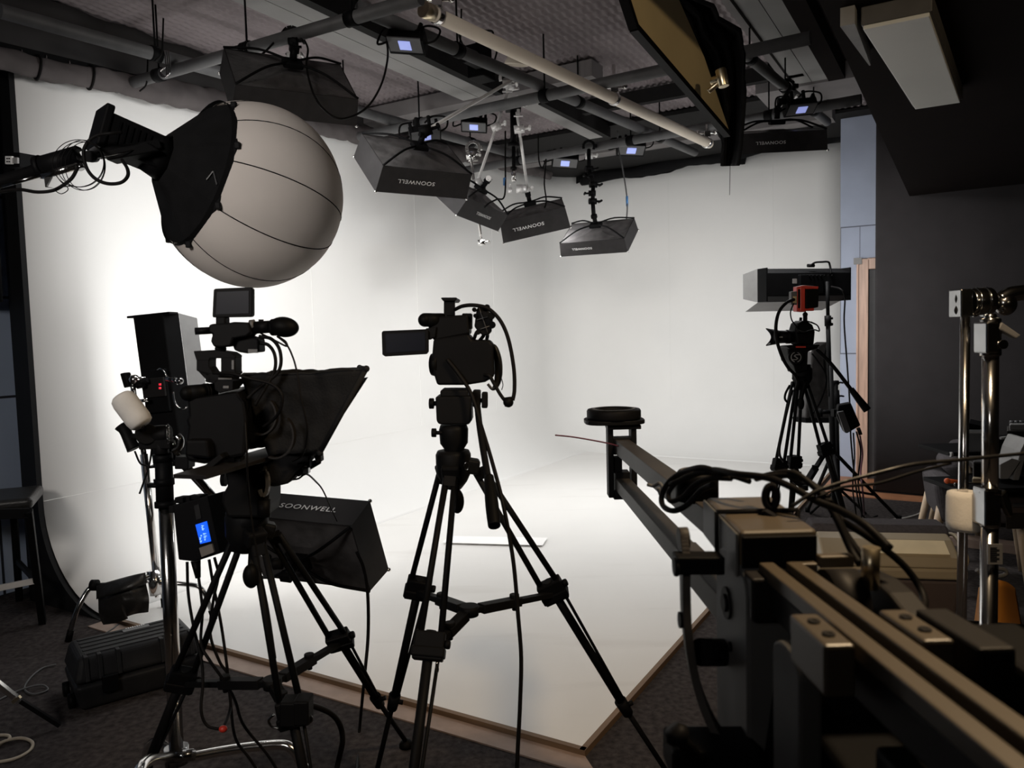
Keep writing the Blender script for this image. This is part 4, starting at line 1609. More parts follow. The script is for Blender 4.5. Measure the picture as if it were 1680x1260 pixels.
# foam roll on the arm end
fa, fb = W(200, 652, 2.12), W(230, 692, 2.12)
root = thing('foam_roll', 'cream foam roll on the grip head of the thick left chrome stand', 'foam roll', fa)
t = (fb-fa).normalized()
mb = MB()
mb.lathe([(0.001, -0.006), (0.024, -0.006), (0.031, 0.001), (0.034, 0.016), (0.034, (fb-fa).length-0.01), (0.031, (fb-fa).length+0.006), (0.024, (fb-fa).length+0.012), (0.001, (fb-fa).length+0.012)], fa, t, 32)
mb.build('foam', 'foam', root)
mb = MB()
hc = fa-t*0.0065-RT*0.004
mb.cyl(hc-t*0.0012, hc+t*0.004, 0.0085)
mb.build('bore', 'black_rubber', root)
MB().cyl(fb, W(236, 704, 2.15), 0.008).build('arm_end', 'satin_steel', root)
# small arm with black knob above it, chrome ball joint
root = thing('grip_arm', 'short chrome arm with a black T knob clamped to the upright panel light', 'grip arm', W(215, 625, 4.0), 'hanging grip arms')
del root['group']
mb = MB()
mb.prism([W(196, 613, 3.95), W(205, 611, 3.95), W(212, 634, 3.95), (W(203, 637, 3.95))], V((0, 0.06, 0)))
mb.build('tee_knob', 'black_plastic', root, 0.006)
mb = MB()
mb.ball(W(220, 623, 3.97), 0.028, 16, 10)
mb.cyl(W(210, 624, 3.97), W(240, 622, 3.97), 0.015)
mb.cyl(W(217, 625, 3.97), W(220, 650, 3.97), 0.013)
mb.build('ball_joint', 'chrome', root)
mb = MB()
mb.cyl(W(222, 632, 3.97), W(241, 622, 3.97), 0.018)
mb.cyl(W(230, 630, 3.97), W(232, 636, 3.97), 0.022)
mb.build('clamp', 'black_metal', root)
MB().cyl(W(230, 658, 3.97), W(243, 656, 3.97), 0.010).build('pin', 'chrome', root)
cable('stand_cable', 'thin black cable with a tie hanging beside the column of the upright panel light',
      [(221, 740, 4.02), (230, 760, 4.02), (243, 767, 4.02), (236, 790, 4.02), (229, 810, 4.02)], 0.005)
cable('stand_cable', 'black cable running from the thick stand head down to the tie',
      [(249, 737, 2.25), (247, 752, 2.25), (244, 766, 2.25), (242, 772, 2.25)], 0.003)

# boom tube from the stand head down to the floor softbox
root = thing('boom_arm', 'dark metal tube slanting from the thick stand down to the low softbox', 'boom arm', W(300, 770, 2.25))
q0, q1 = W(277, 735, 2.25), W(440, 915, 2.75)
MB().cyl(q0, q1, 0.013).build('tube', 'satin_steel', root)
mb = MB()
mb.pb(286, 750, 309, 770, 2.22, 0.05)
mb.build('clamp_block', 'black_metal', root, 0.003)
mb = MB()
knuckle(mb, W(452, 925, 2.78), 0.028, (1, 0, 0))
mb.build('grip_head', 'black_metal', root)

# low softbox lying on the boom behind the left tripod
lx = V((-0.945, 0.325, 0.03)).normalized()
up_ = V((-0.13, -0.40, 0.905)).normalized()
zv = lx.cross(-up_).normalized()
yv = zv.cross(lx)
Mf = Matrix((lx, yv, zv)).transposed().to_4x4()
Mf.translation = W(607, 822, 2.85)-Mf.to_3x3() @ V((-0.252, -0.012, 0))
boxes['F'] = (Mf, softbox('low softbox behind the left camera tripod, name upright on its top side', Mf, 0.48, 0.31, 0.13, group='low softbox', tx=-0.022, glow='F'))
cable('softbox_cable', 'black cable hanging from the low softbox to the carpet',
      [(585, 905, 2.7), (596, 930, 2.7), (603, 970, 2.7), (604, 1040, 2.68), (598, 1110, 2.66), V(G(590, 1195, 0.01)), V(G(585, 1275, 0.01))], 0.006)

# ---------------------------------------------------------------- ballast with the blue screen
root = thing('light_controller', 'black control unit with a bright blue screen hung on the thick left stand', 'light controller', W(320, 870, 2.1))
DC = 2.08
mb = MB()
mb.pp([(283, 830), (340, 813), (361, 908), (318, 922), (292, 919)], DC, 0.07, 25)
hs = mb.build('housing', 'black_plastic', root, 0.004)
mb = MB()
mb.pp([(320.5, 861), (337.5, 855.5), (344.5, 888.5), (328.5, 892.5)], DC-0.004, 0.006, 25)
sc_ = mb.build('screen', 'screen_blue', root)
mb = MB()
for (x, y, w_, h_) in ((330, 862, 4, 5), (331, 867, 4, 3), (333, 875, 5, 2), (334, 879, 5, 4), (327, 882, 3, 4), (328, 887, 3, 3), (335, 884, 2, 3), (329, 878, 2, 2)):
    mb.pb(x, y, x+w_, y+1.1, DC-0.0065, 0.001, 25)
    mb.pb(x, y+h_*0.6, x+w_*0.6, y+h_*0.6+1.0, DC-0.0065, 0.001, 25)
    mb.pb(x+w_*0.4, y, x+w_*0.4+0.9, y+h_, DC-0.0065, 0.001, 25)
mb.build('screen_digits', 'screen_mark', sc_)
mb = MB()
mb.pp([(326.5, 899), (347.5, 892), (351, 906), (330.5, 914)], DC-0.004, 0.005, 25)
mb.build('sticker', 'sticker', root)
mb = MB()
mb.pp([(318, 830), (326, 827), (330, 850), (322, 853)], DC-0.003, 0.004, 25)
mb.build('vent_label', 'case_plastic', root)
mb = MB()
for x0, y0, x1, y1 in ((286, 816, 300, 826), (304, 814, 311, 824), (313, 813, 328, 820)):
    mb.pb(x0, y0, x1, y1, DC+0.03, 0.03, 25)
mb.build('top_knobs', 'black_plastic', root, 0.002)
mb = MB()
mb.pb(276, 830, 290, 842, DC+0.02, 0.05, 25)
mb.build('bracket', 'black_metal', root, 0.002)
mb = MB()
mb.cyl(W(321, 920, DC+0.02), W(325, 948, DC+0.02), 0.013, 0.007)
mb.build('plug', 'black_rubber', root)
for lb, pts in (('black cable from the blue-screen unit, ending at a red connector',
                 [(307, 922, 2.08), (309, 975, 2.08), (318, 1030, 2.06), (330, 1080, 2.04), (333, 1120, 2.02), (330, 1165, 2.0), (340, 1190, 2.0), (364, 1197, 2.0)]),
                ('black plug cable dropping from the blue-screen unit to the carpet',
                 [(326, 948, 2.08), (332, 1000, 2.06), (330, 1055, 2.03), (345, 1085, 2.02), (370, 1120, 2.03), (386, 1150, 2.06), (400, 1190, 2.1), (440, 1240, 2.15), (470, 1290, 2.2)]),
                ('black cable on the right below the blue-screen unit',
                 [(343, 918, 2.08), (350, 960, 2.08), (362, 1020, 2.08), (372, 1090, 2.08), (378, 1150, 2.1), (386, 1210, 2.1), (410, 1245, 2.12), (440, 1290, 2.15)]),
                ('black cable with a joint, hanging farthest right below the blue-screen unit',
                 [(352, 915, 2.1), (358, 945, 2.12), (350, 985, 2.15), (345, 1040, 2.15), (360, 1085, 2.15), (375, 1110, 2.15), (378, 1160, 2.1), (366, 1195, 2.0)])):
    cable('controller_cable', lb, pts, 0.0042)
o = MB().ball(W(366, 1196, 2.0), (0.011, 0.009, 0.009)).build('red_connector', 'red_plastic')
tag(o, 'small red connector hanging at the end of a cable beside the left tripod', 'connector')
# ================================================================ tripods and cameras
def leg_parts(root, top, mid, low, foot, gap, side, r=(0.011, 0.014, 0.010), clamp=0.045, m='black_metal'):
    """Twin rods down to a clamp, a thicker tube to the next clamp, a thin one to the foot."""
    mb = MB()
    t = (mid-top).normalized()
    s = V(side).normalized()
    s = (s-t*s.dot(t)).normalized()
    mb.cyl(top+s*gap*0.45, mid+s*gap, r[0], n=12)
    mb.cyl(top-s*gap*0.45, mid-s*gap, r[0], n=12)
    mb.bar(top-s*gap*0.6+t*0.01, top+s*gap*0.6+t*0.01, r[0]*2.4, r[0]*3.2, t)
    lg = mb.build('leg', m, root)
    mb = MB()
    mb.cyl(mid-t*0.03, low, r[1], n=14)
    mb.cyl(mid+s*gap, low+s*gap*0.4, r[2]*0.55, n=8)
    mb.build('middle_tube', m, lg)
    mb = MB()
    mb.bar(mid-t*clamp*0.6, mid+t*clamp*0.9, 2*gap+2.6*r[0], 3.0*r[0]+0.012, s.cross(t))
    mb.bar(mid+t*clamp*0.2, mid+t*clamp*0.75, 2*gap+3.4*r[0], 3.6*r[0]+0.014, s.cross(t))
    mb.cyl(mid+s*(gap+r[0]*1.3), mid+s*(gap+r[0]*1.3+0.014), 0.011, n=12)
    mb.build('leg_clamp', 'black_plastic', lg, 0.004)
    mb = MB()
    mb.cyl(low-t*0.03, foot+Z*0.02, r[2], n=12)
    mb.build('lower_tube', m, lg)
    mb = MB()
    mb.cyl(low-t*clamp*0.55, low+t*clamp*0.7, r[1]*1.55, r[1]*1.35, n=14)
    mb.cyl(low+s*r[1], low+s*(r[1]+0.018), 0.008, n=10)
    mb.build('lower_clamp', 'black_plastic', lg)
    mb = MB()
    mb.lathe([(0.001, 0), (0.026, 0), (0.026, 0.012), (0.014, 0.028), (0.001, 0.03)], V((foot.x, foot.y, 0.001)), Z, 16)
    mb.build('rubber_foot', 'black_rubber', lg)
    return lg


def to_floor(a, b):
    return a+(b-a)*(a.z/(a.z-b.z))


def tripod(label, bowl, legs, hub, gap, bowl_r, side_of, scale=1.0, m='black_metal'):
    root = thing('tripod', label, 'tripod', V((bowl.x, bowl.y, 0)), 'camera tripods')
    feet = []
    for (top, mid, fl) in legs:
        foot = to_floor(top, mid)
        low = mid.lerp(foot, fl)
        leg_parts(root, top, mid, low, foot, gap, side_of, tuple(scale*x for x in (0.0085, 0.0125, 0.0085)), 0.045*scale, m)
    mb = MB()
    mb.lathe([(0.001, 0.03), (bowl_r*0.9, 0.03), (bowl_r, 0.02), (bowl_r, -0.03), (bowl_r*0.75, -0.055), (0.02, -0.075), (0.001, -0.078)], bowl, Z, 28)
    mb.build('bowl', 'black_metal', root)
    for (top, mid, fl) in legs:
        mb = MB()
        mb.bar(bowl+Z*-0.005, top+Z*0.01, 0.05*scale, 0.04*scale)
        mb.build('crown_arm', 'black_metal', root, 0.006)
    mb = MB()
    mb.cyl(hub-Z*0.012, hub+Z*0.014, 0.024*scale)
    sp = mb.build('spreader', 'black_metal', root)
    for (top, mid, fl) in legs:
        t = (mid-top).normalized()
        mb = MB()
        e = mid+t*0.02
        mb.bar(hub, e, 0.022*scale, 0.016*scale)
        mb.bar(hub.lerp(e, 0.12), hub.lerp(e, 0.55), 0.030*scale, 0.024*scale)
        q = hub.lerp(e, 0.5)
        mb.cyl(q+Z*0.01, q+Z*0.022, 0.014*scale, n=12)
        mb.cyl(q+Z*-0.024, q, 0.008*scale, n=8)
        mb.build('spreader_arm', 'black_metal', sp, 0.002)
    return root


# ---------------------------------------------------------------- middle camera and tripod
bowl = W(744, 757, 2.10)
legs = [(W(727, 780, 2.15), G(687, 962, 0.76), 0.55),
        (W(739, 785, 2.05), G(705, 1055, 0.76), 0.62),
        (W(786, 772, 2.11), G(905, 966, 0.76), 0.55)]
tri = tripod('black camera tripod in the middle, standing before the white stage', bowl, legs, G(770, 1002, 0.79), 0.026, 0.048, (1, 0, 0))
mb = MB()
mb.tube([W(750, 780, 2.08), W(750, 800, 2.08), W(751, 812, 2.08)], 0.008)
mb.ball(W(750, 822, 2.08), (0.019, 0.019, 0.034))
mb.build('bowl_handle', 'black_rubber', tri)
mb = MB()
mb.tube([W(765+4*math.cos(k*0.785), 765+6*math.sin(k*0.785), 2.05) for k in range(8)], 0.0012, 5, True, 3)
mb.build('key_ring', 'satin_steel', tri)
mb = MB()
mb.tube([W(717+2.5*math.cos(k*0.785), 1098+6*math.sin(k*0.785), 1.83) for k in range(8)], 0.0012, 5, True, 3)
mb.cyl(W(717, 1086, 1.83), W(717, 1092, 1.83), 0.003)
mb.build('safety_clip', 'satin_steel', tri)
d = 2.06
root = thing('fluid_head', 'black fluid head with a pan bar on the middle tripod', 'tripod head', W(744, 735, 2.1))
mb = MB()
mb.pp([(714, 651), (773, 650), (774, 690), (769, 697), (721, 697), (716, 692)], d, 0.09)
mb.pb(722, 640, 768, 652, d+0.01, 0.10)
hb = mb.build('tilt_block', 'black_metal', root, 0.005)
mb = MB()
c0 = W(744, 697, 2.10)
mb.lathe([(0.001, 0.0), (0.036, 0.0), (0.040, -0.012), (0.038, -0.05), (0.028, -0.065), (0.028, -0.078), (0.001, -0.078)], c0, Z, 28)
mb.build('pan_base', 'black_metal', root)
for x0, x1, y, rr in ((704, 716, 662, 0.0145), (708, 722, 710, 0.012)):
    mb = MB()
    mb.cyl(W(x0, y, 2.08), W(x0+8, y, 2.08), rr)
    mb.cyl(W(x0+6, y, 2.08), W(x1+4, y, 2.08), rr*0.45)
    mb.build('lock_knob', 'black_plastic', root, 0.002)
mb = MB()
mb.pb(775, 641, 788, 668, 2.06, 0.05)
mb.cyl(W(783, 657, 2.08), W(793, 657, 2.08), 0.006)
mb.pb(790, 644, 800, 670, 2.055, 0.035)
mb.build('handle_rosette', 'black_plastic', root, 0.004)
mb = MB()
mb.tube([W(782, 655, 2.06), W(787, 700, 2.0), W(794, 745, 1.94), W(802, 790, 1.88)], 0.0085, 12)
ph = mb.build('pan_bar', 'black_metal', root)
mb = MB()
ga_, gb_ = W(802, 782, 1.89), W(811, 863, 1.79)
mb.tube([ga_.lerp(gb_, k/5) for k in range(6)], lambda f: 0.012+0.004*math.sin(f*2.4), 14)
mb.build('grip', 'black_rubber', ph)

root = thing('video_camera', 'black video camera with a flip-out screen on the middle tripod, pointed away', 'camera', W(750, 632, 2.1))
mb = MB()
mb.pp([(711, 556), (768, 548), (775, 558), (803, 558), (809, 566), (811, 618), (796, 627), (765, 632), (717, 632), (711, 612), (708, 590)], d, 0.13)
body = mb.build('body', 'black_plastic', root, 0.006)
mb = MB()
mb.pp([(702, 520), (768, 516), (771, 548), (712, 560), (703, 542)], d+0.01, 0.11)
mb.build('top_module', 'black_plastic', root, 0.006)
mb = MB()
mb.cyl(W(726, 525, 2.1), W(697, 525, 2.06), 0.0185)
mb.ball(W(697, 525, 2.06), (0.0185, 0.0185, 0.0185))
mb.build('microphone', 'black_rubber', root)
mb = MB()
mb.pb(758, 514, 774, 540, d+0.03, 0.05)
mb.build('top_block', 'black_plastic', root, 0.003)
mb = MB()
mb.pb(728, 493, 746, 518, d+0.03, 0.02)
mb.pp([(723, 489), (725, 488), (749, 488), (750, 490), (747, 494), (727, 494)], d+0.02, 0.14)
mb.pb(730, 493, 744, 518, d+0.13, 0.02)
mb.build('carry_handle', 'black_plastic', root, 0.002)
mb = MB()
mb.pp([(628, 543), (699, 540), (703, 543), (703, 577), (700, 581), (632, 585), (627, 582), (626, 546)], d-0.01, 0.012)
fs_ = mb.build('flip_screen', 'black_plastic', root, 0.002)
mb = MB()
mb.pp([(632, 548), (697, 545), (698, 575), (634, 579)], d-0.0115, 0.002)
mb.build('glass', 'dark_screen', fs_)
mb = MB()
mb.pp([(698, 539), (716, 536), (714, 553), (704, 558), (700, 552)], d, 0.03)
mb.build('hinge', 'black_plastic', fs_, 0.002)
mb = MB()
q = W(752, 592, d+0.12)
mb.cyl(q, q+V((0.0, 0.10, 0)), 0.052, 0.046, 28)
mb.cyl(q+V((0, 0.10, 0)), q+V((0, 0.15, 0)), 0.052, 0.060, 28)
mb.build('lens', 'black_metal', root)
mb = MB()
q = W(722, 598, d+0.03)
mb.cyl(q, q+V((-0.022, 0.005, 0)), 0.036, 0.030, 24)
mb.build('side_dial', 'black_rubber', body)
mb = MB()


def strap(i, j):
    y = 566+74*i
    x = 811+11*math.sin(math.pi*i)+3*math.sin(i*5)
    return W(x+3.5*(1-i)*0+2*j, y, d+0.02+0.06*j)


mb.tube([W(806, 566, d+0.05), W(812, 571, d+0.05), W(817, 590, d+0.05), W(818, 612, d+0.05), W(815, 630, d+0.05), W(808, 638, d+0.05), W(800, 630, d+0.05)], lambda f: 0.004+0.007*math.sin(min(1, f*1.15)*math.pi), 10)
mb.build('hand_strap', 'leather', root)
mb = MB()
mb.tube([W(820, 612, d+0.05), W(825, 630, d+0.05), W(823, 640, d+0.05)], 0.0012)
mb.build('strap_tail', 'black_cloth', root)
mb = MB()
mb.pp([(778, 536), (782, 506), (788, 502), (794, 500), (800, 506), (808, 524), (806, 544), (800, 551), (791, 550), (783, 542)], d+0.02, 0.05)
au = mb.build('audio_unit', 'black_plastic', root, 0.004)
mb = MB()
for x, y, rr in ((778, 508, 0.006), (780, 518, 0.006), (784, 545, 0.007), (799, 504, 0.008), (806, 518, 0.010), (807, 533, 0.010)):
    q = W(x, y, d+0.015)
    mb.cyl(q, q+V((0, 0.03, 0)), rr, n=14)
mb.build('knobs', 'black_rubber', au)
mb = MB()
for x0, y0, x1, y1 in ((782, 545, 776, 560), (794, 550, 786, 560), (800, 550, 798, 560)):
    mb.cyl(W(x0, y0, d+0.04), W(x1, y1, d+0.05), 0.005, n=10)
mb.build('mount_arm', 'black_metal', au)
mb = MB()
for x0, y0, x1, y1 in ((786, 505, 800, 545), (782, 525, 800, 520), (788, 540, 803, 535)):
    mb.cyl(W(x0, y0, d+0.014), W(x1, y1, d+0.014), 0.0012, n=6)
mb.build('edge_trim', 'machine_grey', au)
cable('camera_cable', 'thick black cable arching over the right of the middle camera to its plug',
      [(746, 508, 2.08), (760, 502, 2.06), (780, 501, 2.05), (802, 507, 2.05), (822, 528, 2.05), (835, 560, 2.05), (843, 605, 2.05), (844, 640, 2.05), (841, 657, 2.05)], 0.0052)
mb = MB()
mb.cyl(W(827, 660, 2.05), W(840, 658, 2.05), 0.0125)
mb.ball(W(834, 660, 2.05), 0.014, 12, 8)
o = mb.build('cable_plug', 'black_rubber')
tag(o, 'round black cable plug hanging at lower right of the middle camera', 'plug')
cable('camera_cable', 'short black cable from the middle camera body down to the round plug',
      [(795, 615, 2.06), (803, 617, 2.05), (812, 632, 2.05), (820, 646, 2.05), (828, 657, 2.05)], 0.0050)
cable('camera_cable', 'long black cable falling from the middle camera past its pan bar to the carpet',
      [(733, 589, 2.05), (752, 613, 2.045), (773, 646, 2.03), (790, 700, 2.0), (808, 760, 1.93), (826, 830, 1.86), (842, 920, 1.84), (850, 1010, 1.84), (855, 1080, 1.84), (853, 1160, 1.84), (849, 1240, 1.84), (848, 1300, 1.84), V(G(850, 1600, 0.01))], 0.0052)

# ---------------------------------------------------------------- left camera rig and tripod
bowl = W(403, 858, 1.95)
legs = [(W(388, 890, 1.96), G(299, 1112, 0.60), 0.52),
        (W(424, 895, 1.90), G(478, 1165, 0.60), 0.55),
        (W(450, 878, 1.98), G(556, 1048, 0.60), 0.52)]
tri2 = tripod('black camera tripod at left under the teleprompter camera', bowl, legs, G(447, 1121, 0.615), 0.024, 0.050, (1, 0.25, 0))
mb = MB()
mb.ball(W(412, 945, 1.88), (0.020, 0.020, 0.030))
mb.cyl(W(414, 900, 1.92), W(412, 940, 1.88), 0.009)
mb.build('bowl_handle', 'black_rubber', tri2)
mb = MB()
for x, y in ((470, 1160), (492, 1158)):
    mb.pb(x-12, y-6, x+14, y+34, 1.78, 0.05)
mb.build('clamp_housing', 'black_plastic', tri2, 0.004)
mb = MB()
mb.tube([W(450, 1172, 1.8), W(441, 1182, 1.8), W(446, 1192, 1.8), W(458, 1195, 1.8)], 0.003)
mb.tube([W(505, 1170, 1.8), W(512, 1180, 1.8), W(506, 1188, 1.8)], 0.003)
mb.build('cable_hook', 'satin_steel', tri2)
d = 1.88
root = thing('fluid_head', 'heavy black fluid head under the teleprompter base plate', 'tripod head', W(405, 850, 1.92))
mb = MB()
mb.pp([(368, 775), (372, 772), (432, 760), (440, 770), (440, 830), (436, 850), (372, 850), (363, 826), (364, 812), (372, 798)], d, 0.11)
mb.build('tilt_block', 'black_metal', root, 0.008)
mb = MB()
mb.lathe([(0.001, 0.0), (0.052, 0.0), (0.052, -0.03), (0.042, -0.05), (0.001, -0.05)], W(405, 838, 1.95), Z, 28)
mb.build('pan_base', 'black_metal', root)
mb = MB()
q = W(434, 793, d+0.02)
for k in range(10):
    a0, a1 = math.radians(-120+k*27), math.radians(-120+(k+1)*27)
    mb.bar(W(433+7*math.cos(a0), 793+20*math.sin(a0), d-0.01), W(433+7*math.cos(a1), 793+20*math.sin(a1), d-0.01), 0.008, 0.014, FWD)
mb.build('handle_ring', 'machine_grey', root)
mb = MB()
mb.cyl(W(433, 820, d), W(433, 848, d), 0.016)
mb.build('drag_knob', 'black_plastic', root)
mb = MB()
mb.cyl(W(371, 786, d+0.05), W(365, 786, d+0.05), 0.018)
mb.build('lock_knob', 'black_plastic', root)

root = thing('teleprompter', 'black teleprompter hood and base plate on the left tripod', 'teleprompter', W(440, 770, 1.9))
# base plate: long wedge seen from its end
mb = MB()
pts = [W(284, 778, 1.62), W(337, 780, 1.60), W(470, 741, 1.95), W(440, 733, 2.05)]
n_ = (pts[1]-pts[0]).cross(pts[2]-pts[1]).normalized()
if n_.z > 0:
    n_ = -n_
mb.prism(pts, n_*0.009)
mb.build('base_plate', 'jib_dark', root, 0.001)
mb = MB()
mb.pb(383, 750, 395, 757, 1.78, 0.03)
mb.pp([(330, 768), (360, 745), (366, 752), (345, 770)], 1.72, 0.04)
mb.build('plate_clamp', 'black_metal', root, 0.002)


# hood: cloth funnel from the camera end out to the glass frame
def hood(i, j):
    """i along camera end to glass end, j round the section."""
    c = 4*j
    k = int(c) % 4
    f = c-int(c)
    small = [W(394, 615, 1.84), W(400, 611, 2.02), W(455, 742, 2.04), W(440, 748, 1.86)]
    big = [W(601, 605, 1.80), W(590, 603, 2.18), W(520, 742, 2.22), W(525, 743, 1.84)]
    a = small[k].lerp(small[(k+1) % 4], f)
    b = big[k].lerp(big[(k+1) % 4], f)
    p = a.lerp(b, i)
    w = 0.010*noise.noise(p*16)+0.006*noise.noise(p*38)
    sag = 0.018*math.sin(math.pi*f)*math.sin(math.pi*i)
    mid = small[0].lerp(big[2], 0.5)
    dr = (p-mid).normalized()
    e = min(1, 6*min(i, 1-i)+0.1)
    return p+dr*w*e-dr*sag*0.8


mb = MB()
mb.sheet(hood, 40, 64, True, 0.004)
hd = mb.build('hood', 'hood_cloth', root)
mb = MB()
bg = [W(601, 605, 1.80), W(590, 603, 2.18), W(520, 742, 2.22), W(525, 743, 1.84)]
for k in range(4):
    mb.cyl(bg[k], bg[(k+1) % 4], 0.006, n=8)
    mb.ball(bg[k], 0.008, 10, 8)
mb.build('hood_frame', 'hood_cloth', hd)
mb = MB()
mb.prism([W(602, 620, 1.83).lerp(W(560, 675, 1.83), 0.0), W(590, 622, 2.16), W(524, 735, 2.2), W(527, 736, 1.86)], V((0.003, 0.0, 0.002)))
mb.build('glass', 'dark_screen', root)
mb = MB()
mb.pp([(440, 745), (480, 735), (512, 742), (505, 757), (470, 795), (440, 802), (432, 780)], 1.88, 0.10)
mb.build('lower_drape', 'black_cloth', root, 0.012)
mb = MB()
mb.cyl(W(488, 779, 1.9), W(525, 757, 1.95), 0.006)
mb.cyl(W(502, 761, 1.92), W(522, 755, 1.94), 0.003)
mb.pb(495, 755, 508, 767, 1.9, 0.03)
mb.pp([(515, 748), (526, 745), (527, 758), (518, 760)], 1.9, 0.03)
mb.build('monitor_arm', 'black_metal', root, 0.002)
mb = MB()
mb.pb(497, 768, 506, 777, 1.9, 0.02)
mb.cyl(W(500, 762, 1.895), W(500, 766, 1.895), 0.004)
mb.build('bolt', 'satin_steel', root)

root = thing('video_camera', 'big black studio camera on the teleprompter, with a top screen and viewfinder', 'camera', W(380, 755, 1.85))
d = 1.76
mb = MB()
mb.pp([(306, 655), (390, 643), (402, 660), (406, 690), (402, 748), (335, 762), (306, 757), (302, 745), (307, 700), (304, 690), (308, 682)], d, 0.24, -12)
body = mb.build('body', 'black_plastic', root, 0.008)
mb = MB()
mb.pp([(303, 722), (340, 722), (344, 753), (303, 749)], d-0.03, 0.05)
mb.build('battery', 'black_plastic', body, 0.006)
mb = MB()
a, b = W(308, 645, d), W(352, 641, d+0.05)
mb.cyl(a, b, 0.018)
mb.ball(a, 0.018)
mb.cyl(a.lerp(b, 0.62), a.lerp(b, 0.66), 0.0195)
mb.cyl(a.lerp(b, 0.72), a.lerp(b, 0.76), 0.0195)
mb.build('viewfinder_tube', 'black_rubber', root)
# carry handle with an opening
mb = MB()
th_ = 0.045
for poly in ([(317, 576), (352, 574), (378, 578), (387, 584), (386, 588), (344, 588), (343, 592), (322, 592)],
             [(322, 590), (343, 590), (343, 602), (350, 612), (340, 618), (322, 608)],
             [(340, 610), (350, 611), (386, 609), (388, 613), (383, 617), (382, 624), (360, 626), (340, 626)],
             [(362, 586), (386, 586), (386, 612), (362, 612)],
             [(322, 606), (342, 610), (360, 624), (352, 630), (340, 626)],
             [(350, 624), (382, 624), (382, 640), (360, 645), (352, 640)]):
    mb.pp(poly, d+0.02, th_)
ch = mb.build('carry_handle', 'black_plastic', root, 0.002)
mb = MB()
mb.pb(358, 620, 380, 622.5, d+0.018, 0.004)
mb.pb(380, 591, 383.5, 606, d+0.018, 0.004)
mb.pb(366, 633, 375, 637, d+0.018, 0.004)
mb.build('trim_marks', 'machine_grey', ch)
mb = MB()
mb.pp([(352, 473.5), (410, 471), (414, 474), (414, 517), (411, 520), (349, 521), (348, 518), (350, 476)], d+0.02, 0.018)
sc_ = mb.build('top_screen', 'black_plastic', root, 0.002)
mb = MB()
mb.pp([(356, 479), (408, 477), (408, 514), (354, 516)], d+0.0185, 0.002)
mb.build('glass', 'dark_screen', sc_)
mb = MB()
mb.pb(353, 519, 370, 536, d+0.02, 0.03)
mb.pp([(342, 533), (350, 531), (372, 530), (384, 528), (408, 529), (412, 545), (404, 552), (382, 556), (378, 568), (362, 570), (350, 569), (345, 560), (348, 548), (342, 545)], d+0.01, 0.06)
mb.cyl(W(362, 568, d+0.04), W(362, 576, d+0.04), 0.013)
mb.build('screen_mount', 'black_plastic', root, 0.004)
mb = MB()
mb.cyl(W(320, 543.5, d+0.03), W(347, 542, d+0.04), 0.0085, n=14)
mb.build('side_rod', 'black_plastic', root)
mb = MB()
mb.cyl(W(405, 539, d+0.04), W(443, 536, d+0.02), 0.0125)
mb.cyl(W(418, 537.5, d+0.034), W(445, 536, d+0.02), 0.0145)
mb.pb(424, 524, 430, 531, d+0.03, 0.012)
vt = mb.build('viewfinder', 'black_plastic', root)
mb = MB()
ev = W(466, 536.5, d+0.01)
R_ = Matrix.Rotation(math.radians(8), 3, 'Y')
mb.ball(ev, (0.034, 0.026, 0.0235), 24, 16, R_)
mb.build('eyecup', 'black_rubber', vt)
mb = MB()
mb.cyl(W(447, 537, d+0.015), W(453, 537, d+0.013), 0.0195)
mb.build('eyecup_ring', 'black_plastic', vt)
mb = MB()
mb.cyl(W(411, 534, d+0.03), W(418, 533, d+0.03), 0.0132)
mb.build('focus_ring', 'machine_grey', vt)
mb = MB()
mb.pp([(379, 552), (404, 550), (424, 556), (425, 578), (405, 580), (392, 578), (383, 574)], d+0.03, 0.05)
pb_ = mb.build('plug_box', 'black_plastic', root, 0.004)
mb = MB()
mb.pb(407, 573, 422, 579, d+0.026, 0.01)
mb.build('socket', 'machine_grey', pb_)
# lens, matte box rings toward the prompter
mb = MB()
ax = (W(470, 690, 2.1)-W(400, 700, 1.85)).normalized()
q = W(398, 700, 1.86)
mb.cyl(q, q+ax*0.16, 0.048, 0.052, 28)
mb.cyl(q+ax*0.03, q+ax*0.05, 0.058, n=28)
mb.cyl(q+ax*0.09, q+ax*0.12, 0.060, n=28)
mb.build('lens', 'black_metal', root)
mb = MB()
for r0_, dd in ((0.052, 1.80), (0.045, 1.83)):
    c = W(452 if r0_ > 0.05 else 428, 715 if r0_ > 0.05 else 682, dd)
    for k in range(14):
        a0, a1 = 0.9-k*0.2, 0.9-(k+1)*0.2
        mb.bar(c+RT*r0_*math.cos(a0)*0.85+UPV*r0_*math.sin(a0), c+RT*r0_*math.cos(a1)*0.85+UPV*r0_*math.sin(a1), 0.004, 0.02, FWD)
mb.build('lens_ring', 'jib_dark', root)
